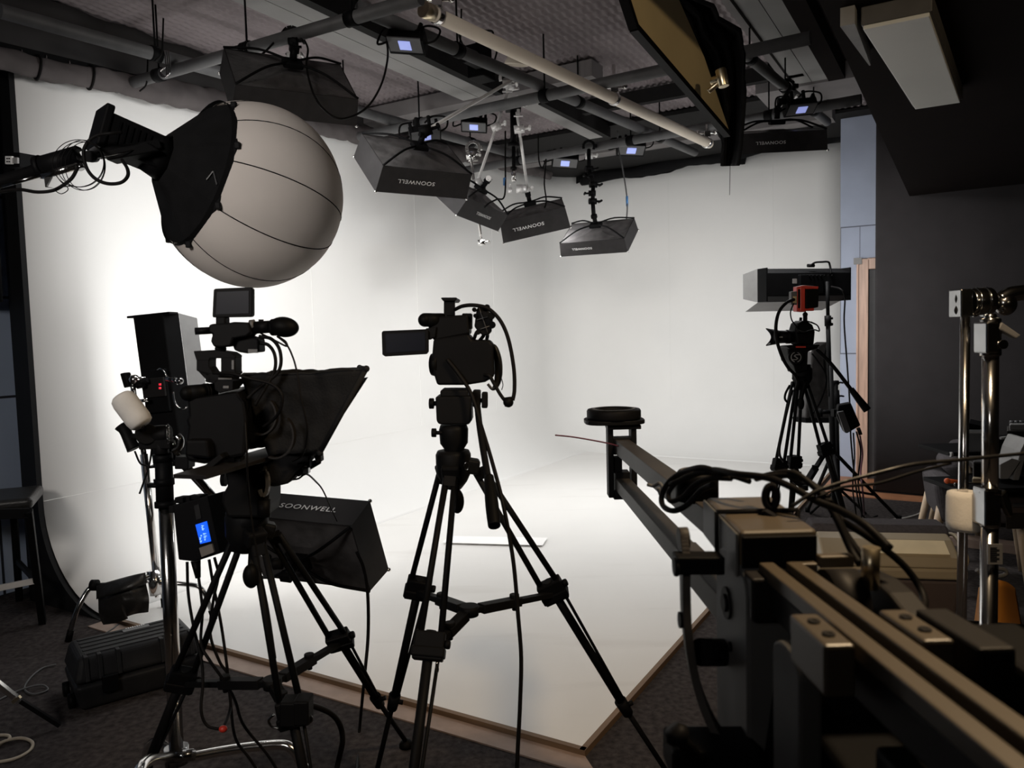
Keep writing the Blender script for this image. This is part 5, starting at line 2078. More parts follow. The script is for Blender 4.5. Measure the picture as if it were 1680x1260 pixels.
for lb, pts, r in (('black cable curving from the viewfinder down into the left camera hood',
                    [(425, 552, 1.8), (445, 556, 1.8), (458, 572, 1.8), (461, 595, 1.8), (455, 612, 1.8), (440, 625, 1.8), (420, 640, 1.8), (405, 655, 1.8)], 0.0042),
                   ('second black cable beside it behind the viewfinder',
                    [(424, 562, 1.8), (440, 566, 1.8), (450, 580, 1.8), (452, 600, 1.8), (446, 618, 1.8), (430, 645, 1.79), (418, 665, 1.79)], 0.0042),
                   ('thin black cable falling from the eyecup across the teleprompter hood',
                    [(428, 547, 1.79), (450, 558, 1.77), (470, 568, 1.76), (468, 560, 1.76), (455, 552, 1.76), (470, 565, 1.74), (480, 585, 1.73), (487, 610, 1.73), (493, 650, 1.73), (502, 690, 1.74), (504, 715, 1.76), (497, 745, 1.84), (480, 757, 1.86)], 0.0022),
                   ('shiny black cable arching from the carry handle over the lens of the left camera',
                    [(350, 612, 1.76), (380, 613, 1.74), (410, 621, 1.73), (440, 628, 1.73), (456, 638, 1.73), (463, 652, 1.73), (460, 672, 1.74), (449, 688, 1.76), (432, 700, 1.78)], 0.0036),
                   ('thin cable hanging down from the plug of the left camera past its tripod',
                    [(402, 690, 1.72), (405, 740, 1.70), (406, 780, 1.72), (409, 820, 1.76), (414, 860, 1.78), (424, 920, 1.80), (440, 1000, 1.82), (452, 1080, 1.82)], 0.0024),
                   ('thin cables under the teleprompter monitor arm down to the low softbox',
                    [(480, 787, 1.92), (490, 785, 1.92), (503, 778, 1.93), (518, 790, 2.1), (530, 805, 2.3), (545, 838, 2.55), (553, 855, 2.68)], 0.0024)):
    cable('camera_cable', lb, pts, r)
cable('floor_cable', 'thick black cable looping out from the left tripod over the carpet',
      [(495, 1155, 1.85), (520, 1160, 1.9), (545, 1172, 1.95), (558, 1190, 2.0), (562, 1215, 2.02), (556, 1245, 2.05), (545, 1290, 2.08), V(G(530, 1330, 0.01))], 0.0075)

# paper strip on the stage floor
mb = MB()
pz = 0.012+0.0015
c4 = [G(736, 879.5, 0.026), G(898.5, 882.5, 0.026), G(890, 895, 0.026), G(726, 890.5, 0.026)]
mb.prism(c4, V((0, 0, 0.002)))
o = mb.build('paper_strip', 'paper')
tag(o, 'white paper strip lying on the stage floor behind the middle tripod', 'paper')
# ================================================================ camera jib in the foreground
root = thing('camera_jib', 'long black camera jib arm running from the bottom right corner to its round bowl', 'camera jib', W(1300, 1000, 0.9))
XJ = 0.318


def J(d, dx=0.0, dz=0.0):
    """A point on the jib's upper bar, d ahead of the lens."""
    f = (2.2-d)/1.65
    return V((XJ+dx, d*math.cos(PITCH)+0.02, 1.166+0.060*f+dz))


far, near = J(2.2), J(0.30)
mb = MB()
mb.bar(J(2.22), J(1.10), 0.042, 0.042)
mb.build('upper_bar', 'jib_metal', root, 0.002)
mb = MB()
mb.bar(J(2.22, 0, -0.112), J(0.80, 0, -0.112), 0.042, 0.036)
mb.bar(J(1.42, 0, -0.112), J(0.80, 0, -0.112), 0.047, 0.040)
mb.build('lower_bar', 'jib_metal', root, 0.002)
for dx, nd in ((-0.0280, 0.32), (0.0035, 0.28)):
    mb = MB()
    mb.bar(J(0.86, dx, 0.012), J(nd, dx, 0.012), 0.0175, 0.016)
    mb.build('rear_bar', 'jib_lit_tan', root, 0.002)
MB().bar(J(0.86, -0.012, -0.015), J(0.28, -0.012, -0.015), 0.044, 0.034).build('rear_shade_beam', 'jib_dark', root, 0.002)  # dark beam stands in for the shaded sides under the rear bars
# head end: fork, cross blocks, plates, round bowl
hd = 2.24
mb = MB()
fl, fr_ = J(hd, -0.034), J(hd, 0.034)
mb.box(fl+Z*-0.052+V((0, 0, 0.005)), (0.016, 0.05, 0.205))
mb.box(fr_+Z*-0.052+V((0, 0, 0.005)), (0.016, 0.05, 0.205))
fk = mb.build('head_fork', 'black_metal', root, 0.002)
for dz, hh in ((0.002, 0.050), (-0.145, 0.022)):
    mb = MB()
    mb.box(J(hd, 0, dz), (0.054, 0.044, hh))
    mb.build('cross_block', 'black_metal', root, 0.002)
mb = MB()
mb.box(J(hd, -0.012, -0.055), (0.024, 0.03, 0.05))
mb.box(J(hd, 0.0, -0.112), (0.042, 0.05, 0.075))
mb.build('pivot_block', 'black_metal', root, 0.002)
mb = MB()
mb.box(J(hd, 0.006, 0.058), (0.098, 0.06, 0.012))
pt = mb.build('bracket_plate', 'jib_dark', root, 0.002)
mb = MB()
for x in (-0.03, 0.03):
    mb.cyl(J(hd-0.02, 0.006+x, 0.063), J(hd-0.02, 0.006+x, 0.067), 0.004, n=8)
mb.build('bolts', 'satin_steel', pt)
rc = J(hd+0.02, -0.018, 0.082)
mb = MB()
nn = 24
mb.prism([rc+V((0.088*math.copysign(abs(math.cos(a))**0.6, math.cos(a)), 0.075*math.copysign(abs(math.sin(a))**0.6, math.sin(a)), -0.014)) for a in [2*math.pi*k/nn for k in range(nn)]], Z*0.012)
mb.build('bowl_plate', 'black_metal', root, 0.002)
mb = MB()
mb.lathe([(0.052, -0.002), (0.078, -0.002), (0.080, 0.004), (0.080, 0.022), (0.077, 0.027), (0.066, 0.028), (0.052, 0.027), (0.050, 0.022), (0.050, 0.0), (0.052, -0.002)], rc, Z, 40)
mb.build('bowl_ring', 'black_metal', root)
mb = MB()
mb.lathe([(0.056, 0.029), (0.064, 0.029)], rc, Z, 40)
mb.build('ring_line', 'machine_grey', root)
# thin whip rod out to the left
o = MB().tube([W(911, 714, 2.1), W(940, 717, 2.12), (W(970, 722, 2.14)), W(1000, 728, 2.16), W(1025, 736, 2.17), W(1060, 752, 2.0), W(1105, 792, 1.7)], 0.0022, 6).build('steel_cable', 'purple_rod')
tag(o, 'thin dark cable end sticking out left of the jib head', 'cable')

# control box on the arm
bx = thing('control_box', 'brown control box with cables strapped on top of the jib arm', 'control box', J(1.02, 0.01, 0.06))
x0, x1 = -0.056, 0.036
pts = [J(0.87, x0, 0.0), J(0.87, x1, 0.0), J(1.09, x1+0.02, 0.0), J(1.09, x0+0.016, 0.0), J(0.87, x0, 0.055), J(0.87, x1, 0.055), J(1.09, x1+0.02, 0.055), J(1.09, x0+0.016, 0.055)]
MB().hexa(pts).build('box_body', 'jib_lit_tan', bx, 0.006, 3)
mb = MB()
mb.hexa([pts[0]+V((-0.004, 0, 0)), pts[0]+V((-0.0005, 0, 0)), pts[3]+V((-0.0005, 0, 0)), pts[3]+V((-0.004, 0, 0)), pts[4]+V((-0.004, 0, -0.003)), pts[4]+V((-0.0005, 0, -0.003)), pts[7]+V((-0.0005, 0, -0.003)), pts[7]+V((-0.004, 0, -0.003))])
mb.build('side_panel', 'jib_grey', bx, 0.004)
mb = MB()
mb.box((pts[0]+pts[1])/2+V((0, -0.003, 0.025)), (0.088, 0.004, 0.048))
mb.build('front_panel', 'black_plastic', bx, 0.002)
mb = MB()
for yy in (0.97, ):
    q = [J(yy, x0+0.000, 0.0), J(yy, x0+0.000, 0.058), J(yy, x1+0.014, 0.058), J(yy, x1+0.014, 0.0)]
    for a, b in zip(q, q[1:]):
        mb.cyl(a, b, 0.003, n=8)
mb.build('strap', 'cable_black', bx)
# second, round motor behind the box
mo = thing('motor', 'round black motor behind the control box on the jib', 'motor', J(1.3, 0.0, 0.05))
mb = MB()
mb.lathe([(0.001, 0.05), (0.03, 0.05), (0.036, 0.042), (0.036, 0.0), (0.001, 0.0)], J(1.27, -0.01, 0.018), Z, 24)
mb.build('motor_case', 'black_plastic', mo)
mb = MB()
mb.lathe([(0.022, 0.0515), (0.027, 0.0515)], J(1.27, -0.01, 0.018), Z, 24)
mb.build('lid_line', 'jib_lit_tan', mo)

# pivot plates of the jib
mb = MB()


def plate(mb, x, d0, d1, ztop, zbot, th):
    n = 10
    cy = (d0+d1)/2
    r = (d1-d0)/2
    pts = [V((x, d0*1.0, zbot))]
    for k in range(n+1):
        a = math.pi-math.pi*k/n
        pts.append(V((x, cy+r*math.cos(a), ztop-r*0.55+r*0.55*math.sin(a))))
    pts.append(V((x, d1, zbot)))
    mb.prism(pts, V((th, 0, 0)))


mb = MB()
plate(mb, 0.262, 0.86, 0.995, 1.236, 0.90, 0.052)
pp_ = mb.build('pivot_plate', 'jib_grey', root, 0.004)
mb = MB()
mb.box((0.292, 0.875, 1.20), (0.056, 0.055, 0.05))
mb.build('plate_cap', 'jib_dark', pp_, 0.003)
mb = MB()
mb.cyl((0.259, 0.94, 1.165), (0.266, 0.94, 1.165), 0.020)
mb.cyl((0.256, 0.94, 1.165), (0.260, 0.94, 1.165), 0.011)
mb.build('pivot_bolt', 'black_metal', pp_)
mb = MB()
mb.cyl((0.259, 0.925, 1.115), (0.263, 0.925, 1.115), 0.006)
mb.build('stop_pin', 'black_metal', pp_)
mb = MB()
plate(mb, 0.262, 0.70, 0.775, 1.195, 0.85, 0.022)
mb.build('rear_plate', 'jib_grey', root, 0.003)
mb = MB()
plate(mb, 0.395, 0.72, 0.96, 1.225, 0.85, 0.03)
mb.build('right_plate', 'jib_dark', root, 0.004)
mb = MB()
# curved lever at the left with its clamp
lv = [W(1121, 884, 0.98), W(1124, 915, 0.97), W(1124, 960, 0.96), W(1127, 1030, 0.95), (W(1140, 1110, 0.94)), W(1165, 1180, 0.92), W(1200, 1232, 0.90), W(1240, 1262, 0.88)]
sp = spline(lv, 5)
for a, b in zip(sp, sp[1:]):
    mb.bar(a, b+(b-a)*0.15, 0.010, 0.030, (0.1, 1, 0.1))
for sgn in (0, ):
    mb.cyl(lv[0]+V((-0.006, 0, 0)), lv[0]+V((0.006, 0, 0)), 0.015)
lev = mb.build('brake_lever', 'jib_metal', root, 0.001)
mb = MB()
mb.pb(1111, 915, 1190, 944, 0.94, 0.03)
mb.cyl(W(1105, 930, 0.95), W(1113, 930, 0.95), 0.012)
mb.build('lever_clamp', 'black_metal', lev, 0.002)
mb = MB()
mb.cyl(W(1114, 1017, 0.95), W(1128, 1017, 0.95), 0.010)
mb.cyl(W(1150, 1070, 0.95), W(1185, 1070, 0.98), 0.017)
mb.build('lever_bolt', 'black_metal', lev)
mb = MB()
c = W(1110, 1204, 0.86)
mb.lathe([(0.001, -0.008), (0.010, -0.008), (0.0145, 0.0), (0.013, 0.006), (0.008, 0.012), (0.008, 0.04), (0.001, 0.04)], c, W(1135, 1235, 0.86)-c, 20)
mb.build('knob', 'black_metal', root)
mb = MB()
mb.pb(1104, 1234, 1250, 1290, 0.86, 0.06)
mb.build('knob_block', 'black_metal', root, 0.004)
# bolted blocks beside the rear bars
for nm, dx, d0, d1, w_ in (('b', -0.0545, 0.595, 0.675, 0.026), ('b', 0.030, 0.60, 0.68, 0.026), ('b', 0.066, 0.58, 0.68, 0.03)):
    mb = MB()
    mb.bar(J(d1, dx, 0.0), J(d0, dx, 0.0), w_, 0.044)
    bl = mb.build('bolted_block', 'jib_lit_tan' if dx < 0.05 else 'jib_dark', root, 0.003)
    if dx < 0.05:
        for f in (0.3, 0.7):
            q = J(d0+(d1-d0)*f, dx, 0.0222)
            mb = MB()
            mb.lathe([(0.0055, 0.0), (0.0055, 0.0018), (0.003, 0.0018), (0.003, 0.0006), (0.001, 0.0006)], q, Z, 14)
            mb.build('bolt_head', 'jib_dark', bl)
mb = MB()
mb.cyl(J(0.80, 0.065, 0.005), J(0.80, 0.066, 0.05), 0.0095)
mb.build('steel_pin', 'brass', root)
mb = MB()
mb.cyl(J(0.82, 0.025, -0.02), J(0.82, 0.06, -0.02), 0.040)
mb.build('counter_pulley', 'jib_dark', root)
mb = MB()
mb.box(J(0.79, 0.045, -0.07), (0.08, 0.10, 0.08))
mb.build('pulley_bracket', 'jib_dark', root, 0.004)
for dd, xx, zz, sx in ((0.86, 0.025, 0.012, 0.03), (0.74, -0.012, -0.052, 0.024), (0.74, -0.012, -0.085, 0.024), (0.86, 0.062, 0.020, 0.04)):
    mb = MB()
    mb.box(J(dd, xx-0.01, zz), (sx, 0.014, 0.014))
    mb.build('tie_bar', 'jib_lit_tan', root, 0.002)
# column, fluid base below
mb = MB()
mb.hexa([V(p) for p in ((0.25, 0.66, 0.70), (0.47, 0.66, 0.70), (0.47, 0.90, 0.70), (0.25, 0.90, 0.70),
                        (0.29, 0.66, 1.10), (0.42, 0.66, 1.10), (0.42, 0.86, 1.10), (0.29, 0.86, 1.10))])
mb.build('pivot_base', 'black_metal', root, 0.008)
mb = MB()
mb.bar(J(0.60, 0.01, -0.09), J(0.30, 0.01, -0.09), 0.07, 0.05)
mb.cyl(J(0.46, 0.04, -0.055), J(0.46, 0.16, -0.055), 0.06)
mb.box(J(0.60, 0.115, -0.045), (0.06, 0.16, 0.10))
mb.build('weight_carrier', 'black_metal', root, 0.006)
mb = MB()
mb.cyl((0.36, 0.78, 0.72), (0.36, 0.78, 0.55), 0.075)
mb.build('pedestal', 'black_metal', root)
for k in range(3):
    a = 2.2+k*2.094
    MB().bar((0.36+0.05*math.cos(a), 0.78+0.05*math.sin(a), 0.62), (0.36+0.5*math.cos(a), 0.78+0.5*math.sin(a), 0.02), 0.045, 0.03).build('base_leg', 'black_metal', root, 0.003)

for lb, pts, r, m in (
    ('thick black cable looped over the left of the control box on the jib',
     [(1205, 782, 1.1), (1180, 775, 1.12), (1150, 767, 1.16), (1120, 775, 1.22), (1098, 790, 1.25), (1086, 812, 1.26), (1088, 830, 1.24), (1105, 838, 1.2), (1128, 828, 1.18), (1150, 805, 1.16), (1170, 795, 1.12)], 0.0045, 'cable_black'),
    ('second black cable looped beside it in front of the jib motor',
     [(1230, 790, 1.08), (1190, 778, 1.12), (1150, 776, 1.16), (1118, 786, 1.2), (1098, 806, 1.22), (1100, 822, 1.2), (1120, 815, 1.18), (1140, 795, 1.16), (1165, 785, 1.13), (1200, 785, 1.1)], 0.004, 'cable_black'),
    ('black cable bundle running over the top of the control box to the right',
     [(1100, 795, 1.22), (1160, 772, 1.15), (1210, 778, 1.06), (1260, 784, 1.02), (1300, 800, 0.98), (1340, 822, 0.95), (1380, 838, 0.92), (1420, 862, 0.88), (1460, 900, 0.85)], 0.0048, 'cable_black'),
    ('black cable hanging in a long loop right of the jib before the cooler',
     [(1260, 783, 1.02), (1300, 780, 1.0), (1340, 800, 0.98), (1365, 830, 0.95), (1390, 880, 0.93), (1440, 945, 0.9), (1490, 990, 0.9), (1510, 1000, 0.9), (1517, 988, 0.92), (1508, 962, 0.94), (1480, 925, 0.95), (1430, 885, 0.96), (1375, 850, 0.97)], 0.0046, 'cable_black'),
    ('blurred brown cable running far to the right from the jib across the chrome stands',
     [(1300, 830, 0.95), (1335, 808, 0.95), (1380, 792, 0.95), (1440, 776, 0.95), (1500, 762, 0.96), (1570, 755, 1.0), (1640, 748, 1.05), (1720, 740, 1.1)], 0.0026, 'leather'),
    ('lower blurred black cable running to the right under the brown one',
     [(1330, 822, 0.95), (1380, 800, 0.96), (1440, 793, 0.97), (1500, 775, 0.98), (1560, 760, 1.0)], 0.0020, 'cable_black'),
    ('black cable arching from the control box up beside the door-side tripod',
     [(1240, 785, 1.05), (1270, 778, 1.02), (1300, 776, 1.0), (1325, 790, 0.98), (1350, 815, 0.96), (1372, 850, 0.94), (1395, 900, 0.92), (1410, 925, 0.9)], 0.0045, 'cable_black')):
    cable('jib_cable', lb, pts, r, m)
root = thing('cable_tie', 'velcro cable tie bunching the cables on top of the control box', 'cable tie', W(1265, 820, 1.0))
mb = MB()
for k in range(3):
    mb.tube([W(1265+(11-2*k)*math.cos(t*0.785), 815+(19-2*k)*math.sin(t*0.785), 1.0+0.01*k) for t in range(8)], 0.004, 8, True, 3)
mb.build('loop', 'black_cloth', root)
mb = MB()
mb.bar(W(1255, 838, 0.99), W(1300, 862, 0.97), 0.012, 0.003)
mb.bar(W(1255, 838, 0.99), W(1240, 850, 1.0), 0.012, 0.003)
mb.build('tail', 'black_cloth', root)
o = MB().tube([W(1062, 795, 1.3), W(1072, 797, 1.3), W(1082, 793, 1.28), W(1088, 803, 1.27), W(1084, 812, 1.27), W(1080, 800, 1.27)], 0.003, 8).build('tie_end', 'jib_grey')
tag(o, 'grey tie end knotted on the jib arm left of the cable loops', 'tie')

# ================================================================ right-hand camera, stands and lights
bowl = W(1316, 612, 4.0)
legs = [(W(1303, 628, 4.02), G(1279, 762, 0.80), 0.55), (W(1312, 632, 3.95), G(1303, 756, 0.80), 0.55), (W(1322, 630, 4.0), G(1353, 735, 0.86), 0.55)]
tr3 = tripod('black camera tripod at right, standing between the jib and the door', bowl, legs, G(1318, 800, 0.68), 0.024, 0.05, (1, 0.3, 0))
mb = MB()
mb.tube([W(1322, 625, 3.95), W(1316, 645, 3.95), W(1314, 655, 3.95)], 0.012)
mb.ball(W(1314, 662, 3.95), (0.017, 0.017, 0.034))
mb.build('bowl_handle', 'black_rubber', tr3)
mb = MB()
mb.tube([W(1296, 632, 3.97), W(1289, 645, 3.97), W(1288, 655, 3.97), W(1294, 662, 3.97)], 0.006)
mb.build('leg_lock', 'black_metal', tr3)
root = thing('fluid_head', 'black fluid head with a pale round emblem under the right camera', 'tripod head', W(1312, 590, 4.0))
d = 3.93
mb = MB()
mb.pp([(1292, 568), (1345, 566), (1341, 572), (1326, 577), (1325, 608), (1306, 612), (1302, 600), (1294, 592)], d, 0.12)
hb3 = mb.build('tilt_block', 'black_metal', root, 0.006)
mb = MB()
q = W(1306, 586, d-0.03)
mb.cyl(q, q+V((0.01, 0.05, 0)), 0.036, n=24)
em = mb.build('drag_wheel', 'black_plastic', root)
mb = MB()
for a0 in range(20):
    if a0 in (4, 5, 14, 15):
        continue
    a, b = a0*math.pi/10, (a0+1)*math.pi/10
    rr = 8.0
    mb.bar(W(1306+rr*math.cos(a), 586+rr*math.sin(a), d-0.034), W(1306+rr*math.cos(b), 586+rr*math.sin(b), d-0.034), 0.003, 0.004, FWD)
for pts in ([(1312, 582), (1306, 582), (1303, 584), (1306, 586), (1309, 588), (1306, 590), (1300, 590)], ):
    for p, q in zip(pts, pts[1:]):
        mb.bar(W(*p, d-0.034), W(*q, d-0.034), 0.004, 0.004, FWD)
mb.build('emblem', 'machine_light', em)
mb = MB()
mb.lathe([(0.001, 0), (0.045, 0), (0.048, -0.04), (0.036, -0.06), (0.001, -0.06)], W(1315, 598, 4.0), Z, 24)
mb.build('pan_base', 'black_metal', root)
mb = MB()
mb.pp([(1291, 569), (1296, 567), (1344, 565), (1345, 568), (1330, 571), (1296, 573)], d-0.02, 0.12)
mb.build('camera_plate', 'black_metal', root, 0.002)
mb = MB()
mb.pb(1306, 568, 1322, 570.5, d-0.025, 0.02)
mb.build('red_stripe', 'red_plastic', root)
mb = MB()
mb.tube([W(1340, 573, 3.95), W(1366, 600, 3.93), W(1397, 640, 3.9)], 0.010, 10)
ph = mb.build('pan_bar', 'black_metal', root)
mb = MB()
mb.tube([W(1396, 638, 3.9), W(1408, 654, 3.89), W(1423, 673, 3.88)], lambda f: 0.014+0.006*f, 12)
mb.build('grip', 'black_rubber', ph)
root = thing('photo_camera', 'black stills camera with a hooded lens under the red monitor', 'camera', W(1320, 550, 4.0))
mb = MB()
mb.pp([(1304, 545), (1308, 530), (1316, 526), (1324, 526), (1334, 533), (1338, 544), (1336, 566), (1308, 566)], d, 0.10)
mb.build('body', 'black_plastic', root, 0.010)
mb = MB()
mb.cyl(W(1308, 552, 3.97), W(1272, 553, 3.97), 0.031, 0.034, 24)
mb.cyl(W(1296, 552.5, 3.97), W(1290, 552.5, 3.97), 0.036, n=24)
ln = mb.build('lens', 'black_rubber', root)
mb = MB()
ax = (W(1260, 553, 3.97)-W(1272, 553, 3.97))
la = ax.normalized()
o_ = W(1276, 553, 3.97)
e1_, e2_ = la.orthogonal().normalized(), None
e1_ = Z.copy()
e2_ = la.cross(e1_)


def hoodp(i, j):
    a = 2*math.pi*i
    L = (0.040+0.020*math.cos(2*a))*j
    return o_+la*L+(e1_*math.cos(a)+e2_*math.sin(a))*(0.036+0.010*j)


mb.sheet(hoodp, 48, 4, True, 0.003)
mb.build('lens_hood', 'black_plastic', ln)
mb = MB()
mb.pb(1279, 552, 1284, 554, 3.93, 0.002)
mb.build('lens_mark', 'machine_light', ln)
mb = MB()
mb.cyl(W(1321, 528, 3.98), W(1321, 518, 3.98), 0.011)
mb.cyl(W(1313, 528, 3.98), W(1314, 521, 3.98), 0.007)
mb.ball(W(1321, 516, 3.98), 0.013)
mb.cyl(W(1321, 517, 3.98), W(1321, 510, 3.98), 0.004)
mb.build('ball_mount', 'black_metal', root)
mb = MB()
mb.tube([W(1306, 540, 3.9), W(1318, 545, 3.88), (W(1335, 541, 3.9)), W(1344, 543, 3.92), (W(1341, 534, 3.93)), W(1330, 528, 3.94)], 0.0035)
mb.tube([W(1306, 537, 3.9), W(1314, 529, 3.9), W(1324, 527, 3.9), W(1338, 532, 3.92)], 0.0035)
mb.build('camera_strap', 'cable_black', root)
root = thing('field_monitor', 'small monitor in a red case on top of the right camera', 'monitor', W(1325, 490, 4.0))
mb = MB()
mb.pp([(1307, 470), (1318, 468), (1343, 470), (1343, 475), (1321, 474), (1320, 506), (1336, 505), (1336, 510), (1322, 510), (1320, 512), (1307, 511)], d, 0.05)
mb.pb(1313, 470, 1321, 511, d-0.004, 0.05)
mb.build('red_case', 'red_plastic', root, 0.003)
mb = MB()
mb.pp([(1322, 474), (1344, 471), (1343, 504), (1322, 508)], d+0.0, 0.05)
mb.pp([(1309, 474), (1314, 474), (1314, 506), (1309, 506)], d-0.002, 0.05)
mb.build('monitor_body', 'black_plastic', root, 0.004)
mb = MB()
mb.pb(1298, 478, 1308, 500, d-0.005, 0.035)
mb.build('input_box', 'machine_grey', root, 0.003)
mb = MB()
mb.pb(1301, 486, 1307, 497, d-0.008, 0.01)
mb.pb(1303, 488, 1305, 494, d-0.010, 0.01)
mb.build('plug', 'brass', root)
cable('camera_cable', 'thick black cable looping left from the red monitor down to the right tripod',
      [(1303, 491, 3.9), (1290, 497, 3.89), (1278, 512, 3.88), (1273, 535, 3.87), (1275, 560, 3.87), (1283, 585, 3.88), (1293, 603, 3.9), (1304, 615, 3.92), (1309, 628, 3.93), (1305, 640, 3.94)], 0.0085)
cable('camera_cable', 'thin black wire from the red monitor to the right camera body',
      [(1302, 498, 3.9), (1297, 512, 3.89), (1299, 525, 3.89), (1306, 535, 3.89), (1310, 545, 3.88)], 0.0035)
cable('camera_cable', 'black cable down the left leg of the right tripod',
      [(1300, 640, 3.9), (1290, 680, 3.85), (1281, 720, 3.8), (1279, 745, 3.76), (1286, 758, 3.75)], 0.006)

# LED panel, lying level on a black stand
cp = W(1320, 467, 5.4)
xr = V((0.965, 0.26, 0)).normalized()
rootP, MP, hsP = led_panel('panel light with barn doors lying level behind the red monitor', cp, xr, Z, 0.67, 0.235, 0.11)
Lp, Wp, Dp = 0.67, 0.235, 0.11
mb = MB()


def dl(pts):
    door_leaf(rootP, [M3(MP, p) for p in pts])


dl([(-Lp/2, Dp/2, -Wp/2), (-Lp/2, Dp/2, Wp/2), (-Lp/2-0.035, Dp/2+0.13, Wp/2-0.03), (-Lp/2-0.035, Dp/2+0.13, -Wp/2+0.03)])
dl([(-Lp/2, Dp/2, -Wp/2), (Lp/2, Dp/2, -Wp/2), (Lp/2-0.03, Dp/2+0.16, -Wp/2-0.06), (-Lp/2+0.0, Dp/2+0.16, -Wp/2-0.06)])
mb = MB(MP)
mb.box((-0.14, -Dp/2-0.030, 0.02), (0.034, 0.004, 0.032))
mb.build('white_label', 'sticker_grey', hsP)
mb = MB(MP)
for k in range(7):
    mb.cyl((-0.02+0.03*k, -Dp/2-0.028, 0.055), (-0.02+0.03*k, -Dp/2-0.036, 0.055), 0.007, n=10)
mb.build('dials', 'black_rubber', hsP)
mb = MB(MP)
mb.tube([(0.02, -Dp/2+0.02, Wp/2+0.006), (0.04, -Dp/2, Wp/2+0.03), (0.10, -Dp/2, Wp/2+0.035), (0.15, -Dp/2, Wp/2+0.035), (0.165, -Dp/2, Wp/2+0.01), (0.16, -Dp/2-0.02, Wp/2-0.05)], 0.007)
mb.cyl((0.0, -Dp/2+0.02, Wp/2+0.012), (0.05, -Dp/2+0.02, Wp/2+0.012), 0.012)
mb.build('yoke', 'black_metal', rootP)
base = G(1368, 862)
root = thing('light_stand', 'black light stand with braced legs carrying the level panel light', 'light stand', base)
sd_ = 5.25
col_t, col_b = W(1357, 462, sd_), W(1367, 800, sd_)
MB().cyl(W(1357, 462, sd_), W(1358.5, 525, sd_), 0.012).build('top_tube', 'black_metal', root)
MB().cyl(W(1358, 520, sd_), W(1362, 650, sd_), 0.015).build('middle_tube', 'black_metal', root)
MB().cyl(W(1362, 600, sd_), W(1370, 850, sd_), 0.019).build('lower_tube', 'black_metal', root)
mb = MB()
mb.cyl(W(1358, 518, sd_), W(1358.5, 535, sd_), 0.022)
mb.cyl(W(1358, 524, sd_), W(1366, 522, sd_), 0.008)
mb.cyl(W(1358, 532, sd_), W(1366, 532, sd_), 0.010)
mb.build('collar', 'black_plastic', root)
mb = MB()
mb.cyl(W(1346, 676, sd_), W(1362, 676, sd_), 0.014)
mb.cyl(W(1346, 670, sd_), W(1346, 684, sd_), 0.014)
mb.build('lock_knob', 'black_plastic', root)
hub_ = W(1367, 740, sd_)
hub2 = W(1369, 800, sd_)
for fx, fy in ((1475, 852), (1325, 838), (1392, 905)):
    ft = G(fx, fy, 0.01)
    lg = MB().cyl(hub_, ft, 0.0125).build('leg', 'black_metal', root)
    MB().cyl(hub2, hub_.lerp(ft, 0.62), 0.009).build('brace', 'black_metal', lg)
    MB().cyl(ft-Z*0.008, ft+Z*0.03, 0.018).build('rubber_foot', 'black_rubber', lg)
cable('stand_cable', 'black cable looping from the level panel light down beside the door frame',
      [(1364, 470, 5.3), (1380, 475, 5.2), (1386, 490, 5.2), (1385, 530, 5.2), (1390, 600, 5.2), (1394, 660, 5.15), (1396, 720, 5.1), (1402, 780, 5.1), (1410, 830, 5.1), V(G(1420, 850, 0.01)), V(G(1440, 846, 0.01))], 0.0055)
cable('stand_cable', 'second black cable below the black ballast beside the door frame',
      [(1405, 708, 5.05), (1412, 740, 5.05), (1408, 790, 5.05), (1414, 835, 5.1), V(G(1412, 858, 0.01))], 0.0055)
cable('stand_cable', 'third black cable below the black ballast, farthest right',
      [(1400, 710, 5.05), (1402, 750, 5.05), (1399, 800, 5.05), (1404, 840, 5.1), V(G(1405, 858, 0.01))], 0.005)
# grey softbox seen from its side on a second stand
Ms = frame(W(1346, 633, 5.75), V((0.30, 0.35, 0.86)), V((0.1, -1, 0.0)))
root = thing('softbox', 'grey softbox turned on edge behind the right tripod', 'softbox', W(1346, 633, 5.75))
mb = MB()
out = [(1333, 575), (1358, 560), (1362, 690), (1323, 690), (1322, 680), (1331, 600)]
mb.pp(out, 5.68, 0.10, -30)
mb.build('back_cloth', 'silver_lining', root, 0.01)
for pts in ([(1332, 580), (1350, 605), (1356, 625), (1345, 660), (1328, 686)], [(1358, 562), (1352, 590), (1356, 625)]):
    MB().tube([W(x, y, 5.66) for x, y in pts], 0.006).build('rod', 'black_metal', root)
MB().pp([(1321, 686), (1362, 686), (1362, 694), (1323, 694)], 5.66, 0.12, -30).build('hem', 'black_cloth', root, 0.004)
root = thing('light_stand', 'black stand with clamps close behind the stand of the level panel light', 'light stand', G(1372, 855))
MB().cyl(W(1371, 625, 5.5), W(1376, 850, 5.5), 0.016).build('column', 'black_metal', root)
mb = MB()
knuckle(mb, W(1371, 628, 5.5), 0.022, (1, 0, 0))
knuckle(mb, W(1372, 650, 5.5), 0.022, (1, 0, 0))
mb.cyl(W(1371, 640, 5.5), W(1373, 680, 5.5), 0.024)
mb.build('clamps', 'black_metal', root)
for fx, fy in ((1330, 842), (1420, 842), (1360, 872)):
    MB().cyl(W(1375, 800, 5.5), G(fx, fy, 0.01), 0.010).build('leg', 'black_metal', root)
root = thing('ballast', 'black ballast box hung at a slant on the stand by the door frame', 'ballast', W(1392, 685, 5.1))
mb = MB()
mb.pp([(1376, 665), (1396, 661), (1412, 698), (1390, 711), (1386, 710), (1373, 682)], 5.05, 0.09, 15)
hs = mb.build('housing', 'black_plastic', root, 0.006)
mb = MB()
mb.pp([(1374, 676), (1384, 674), (1396, 707), (1386, 710)], 5.03, 0.03, 15)
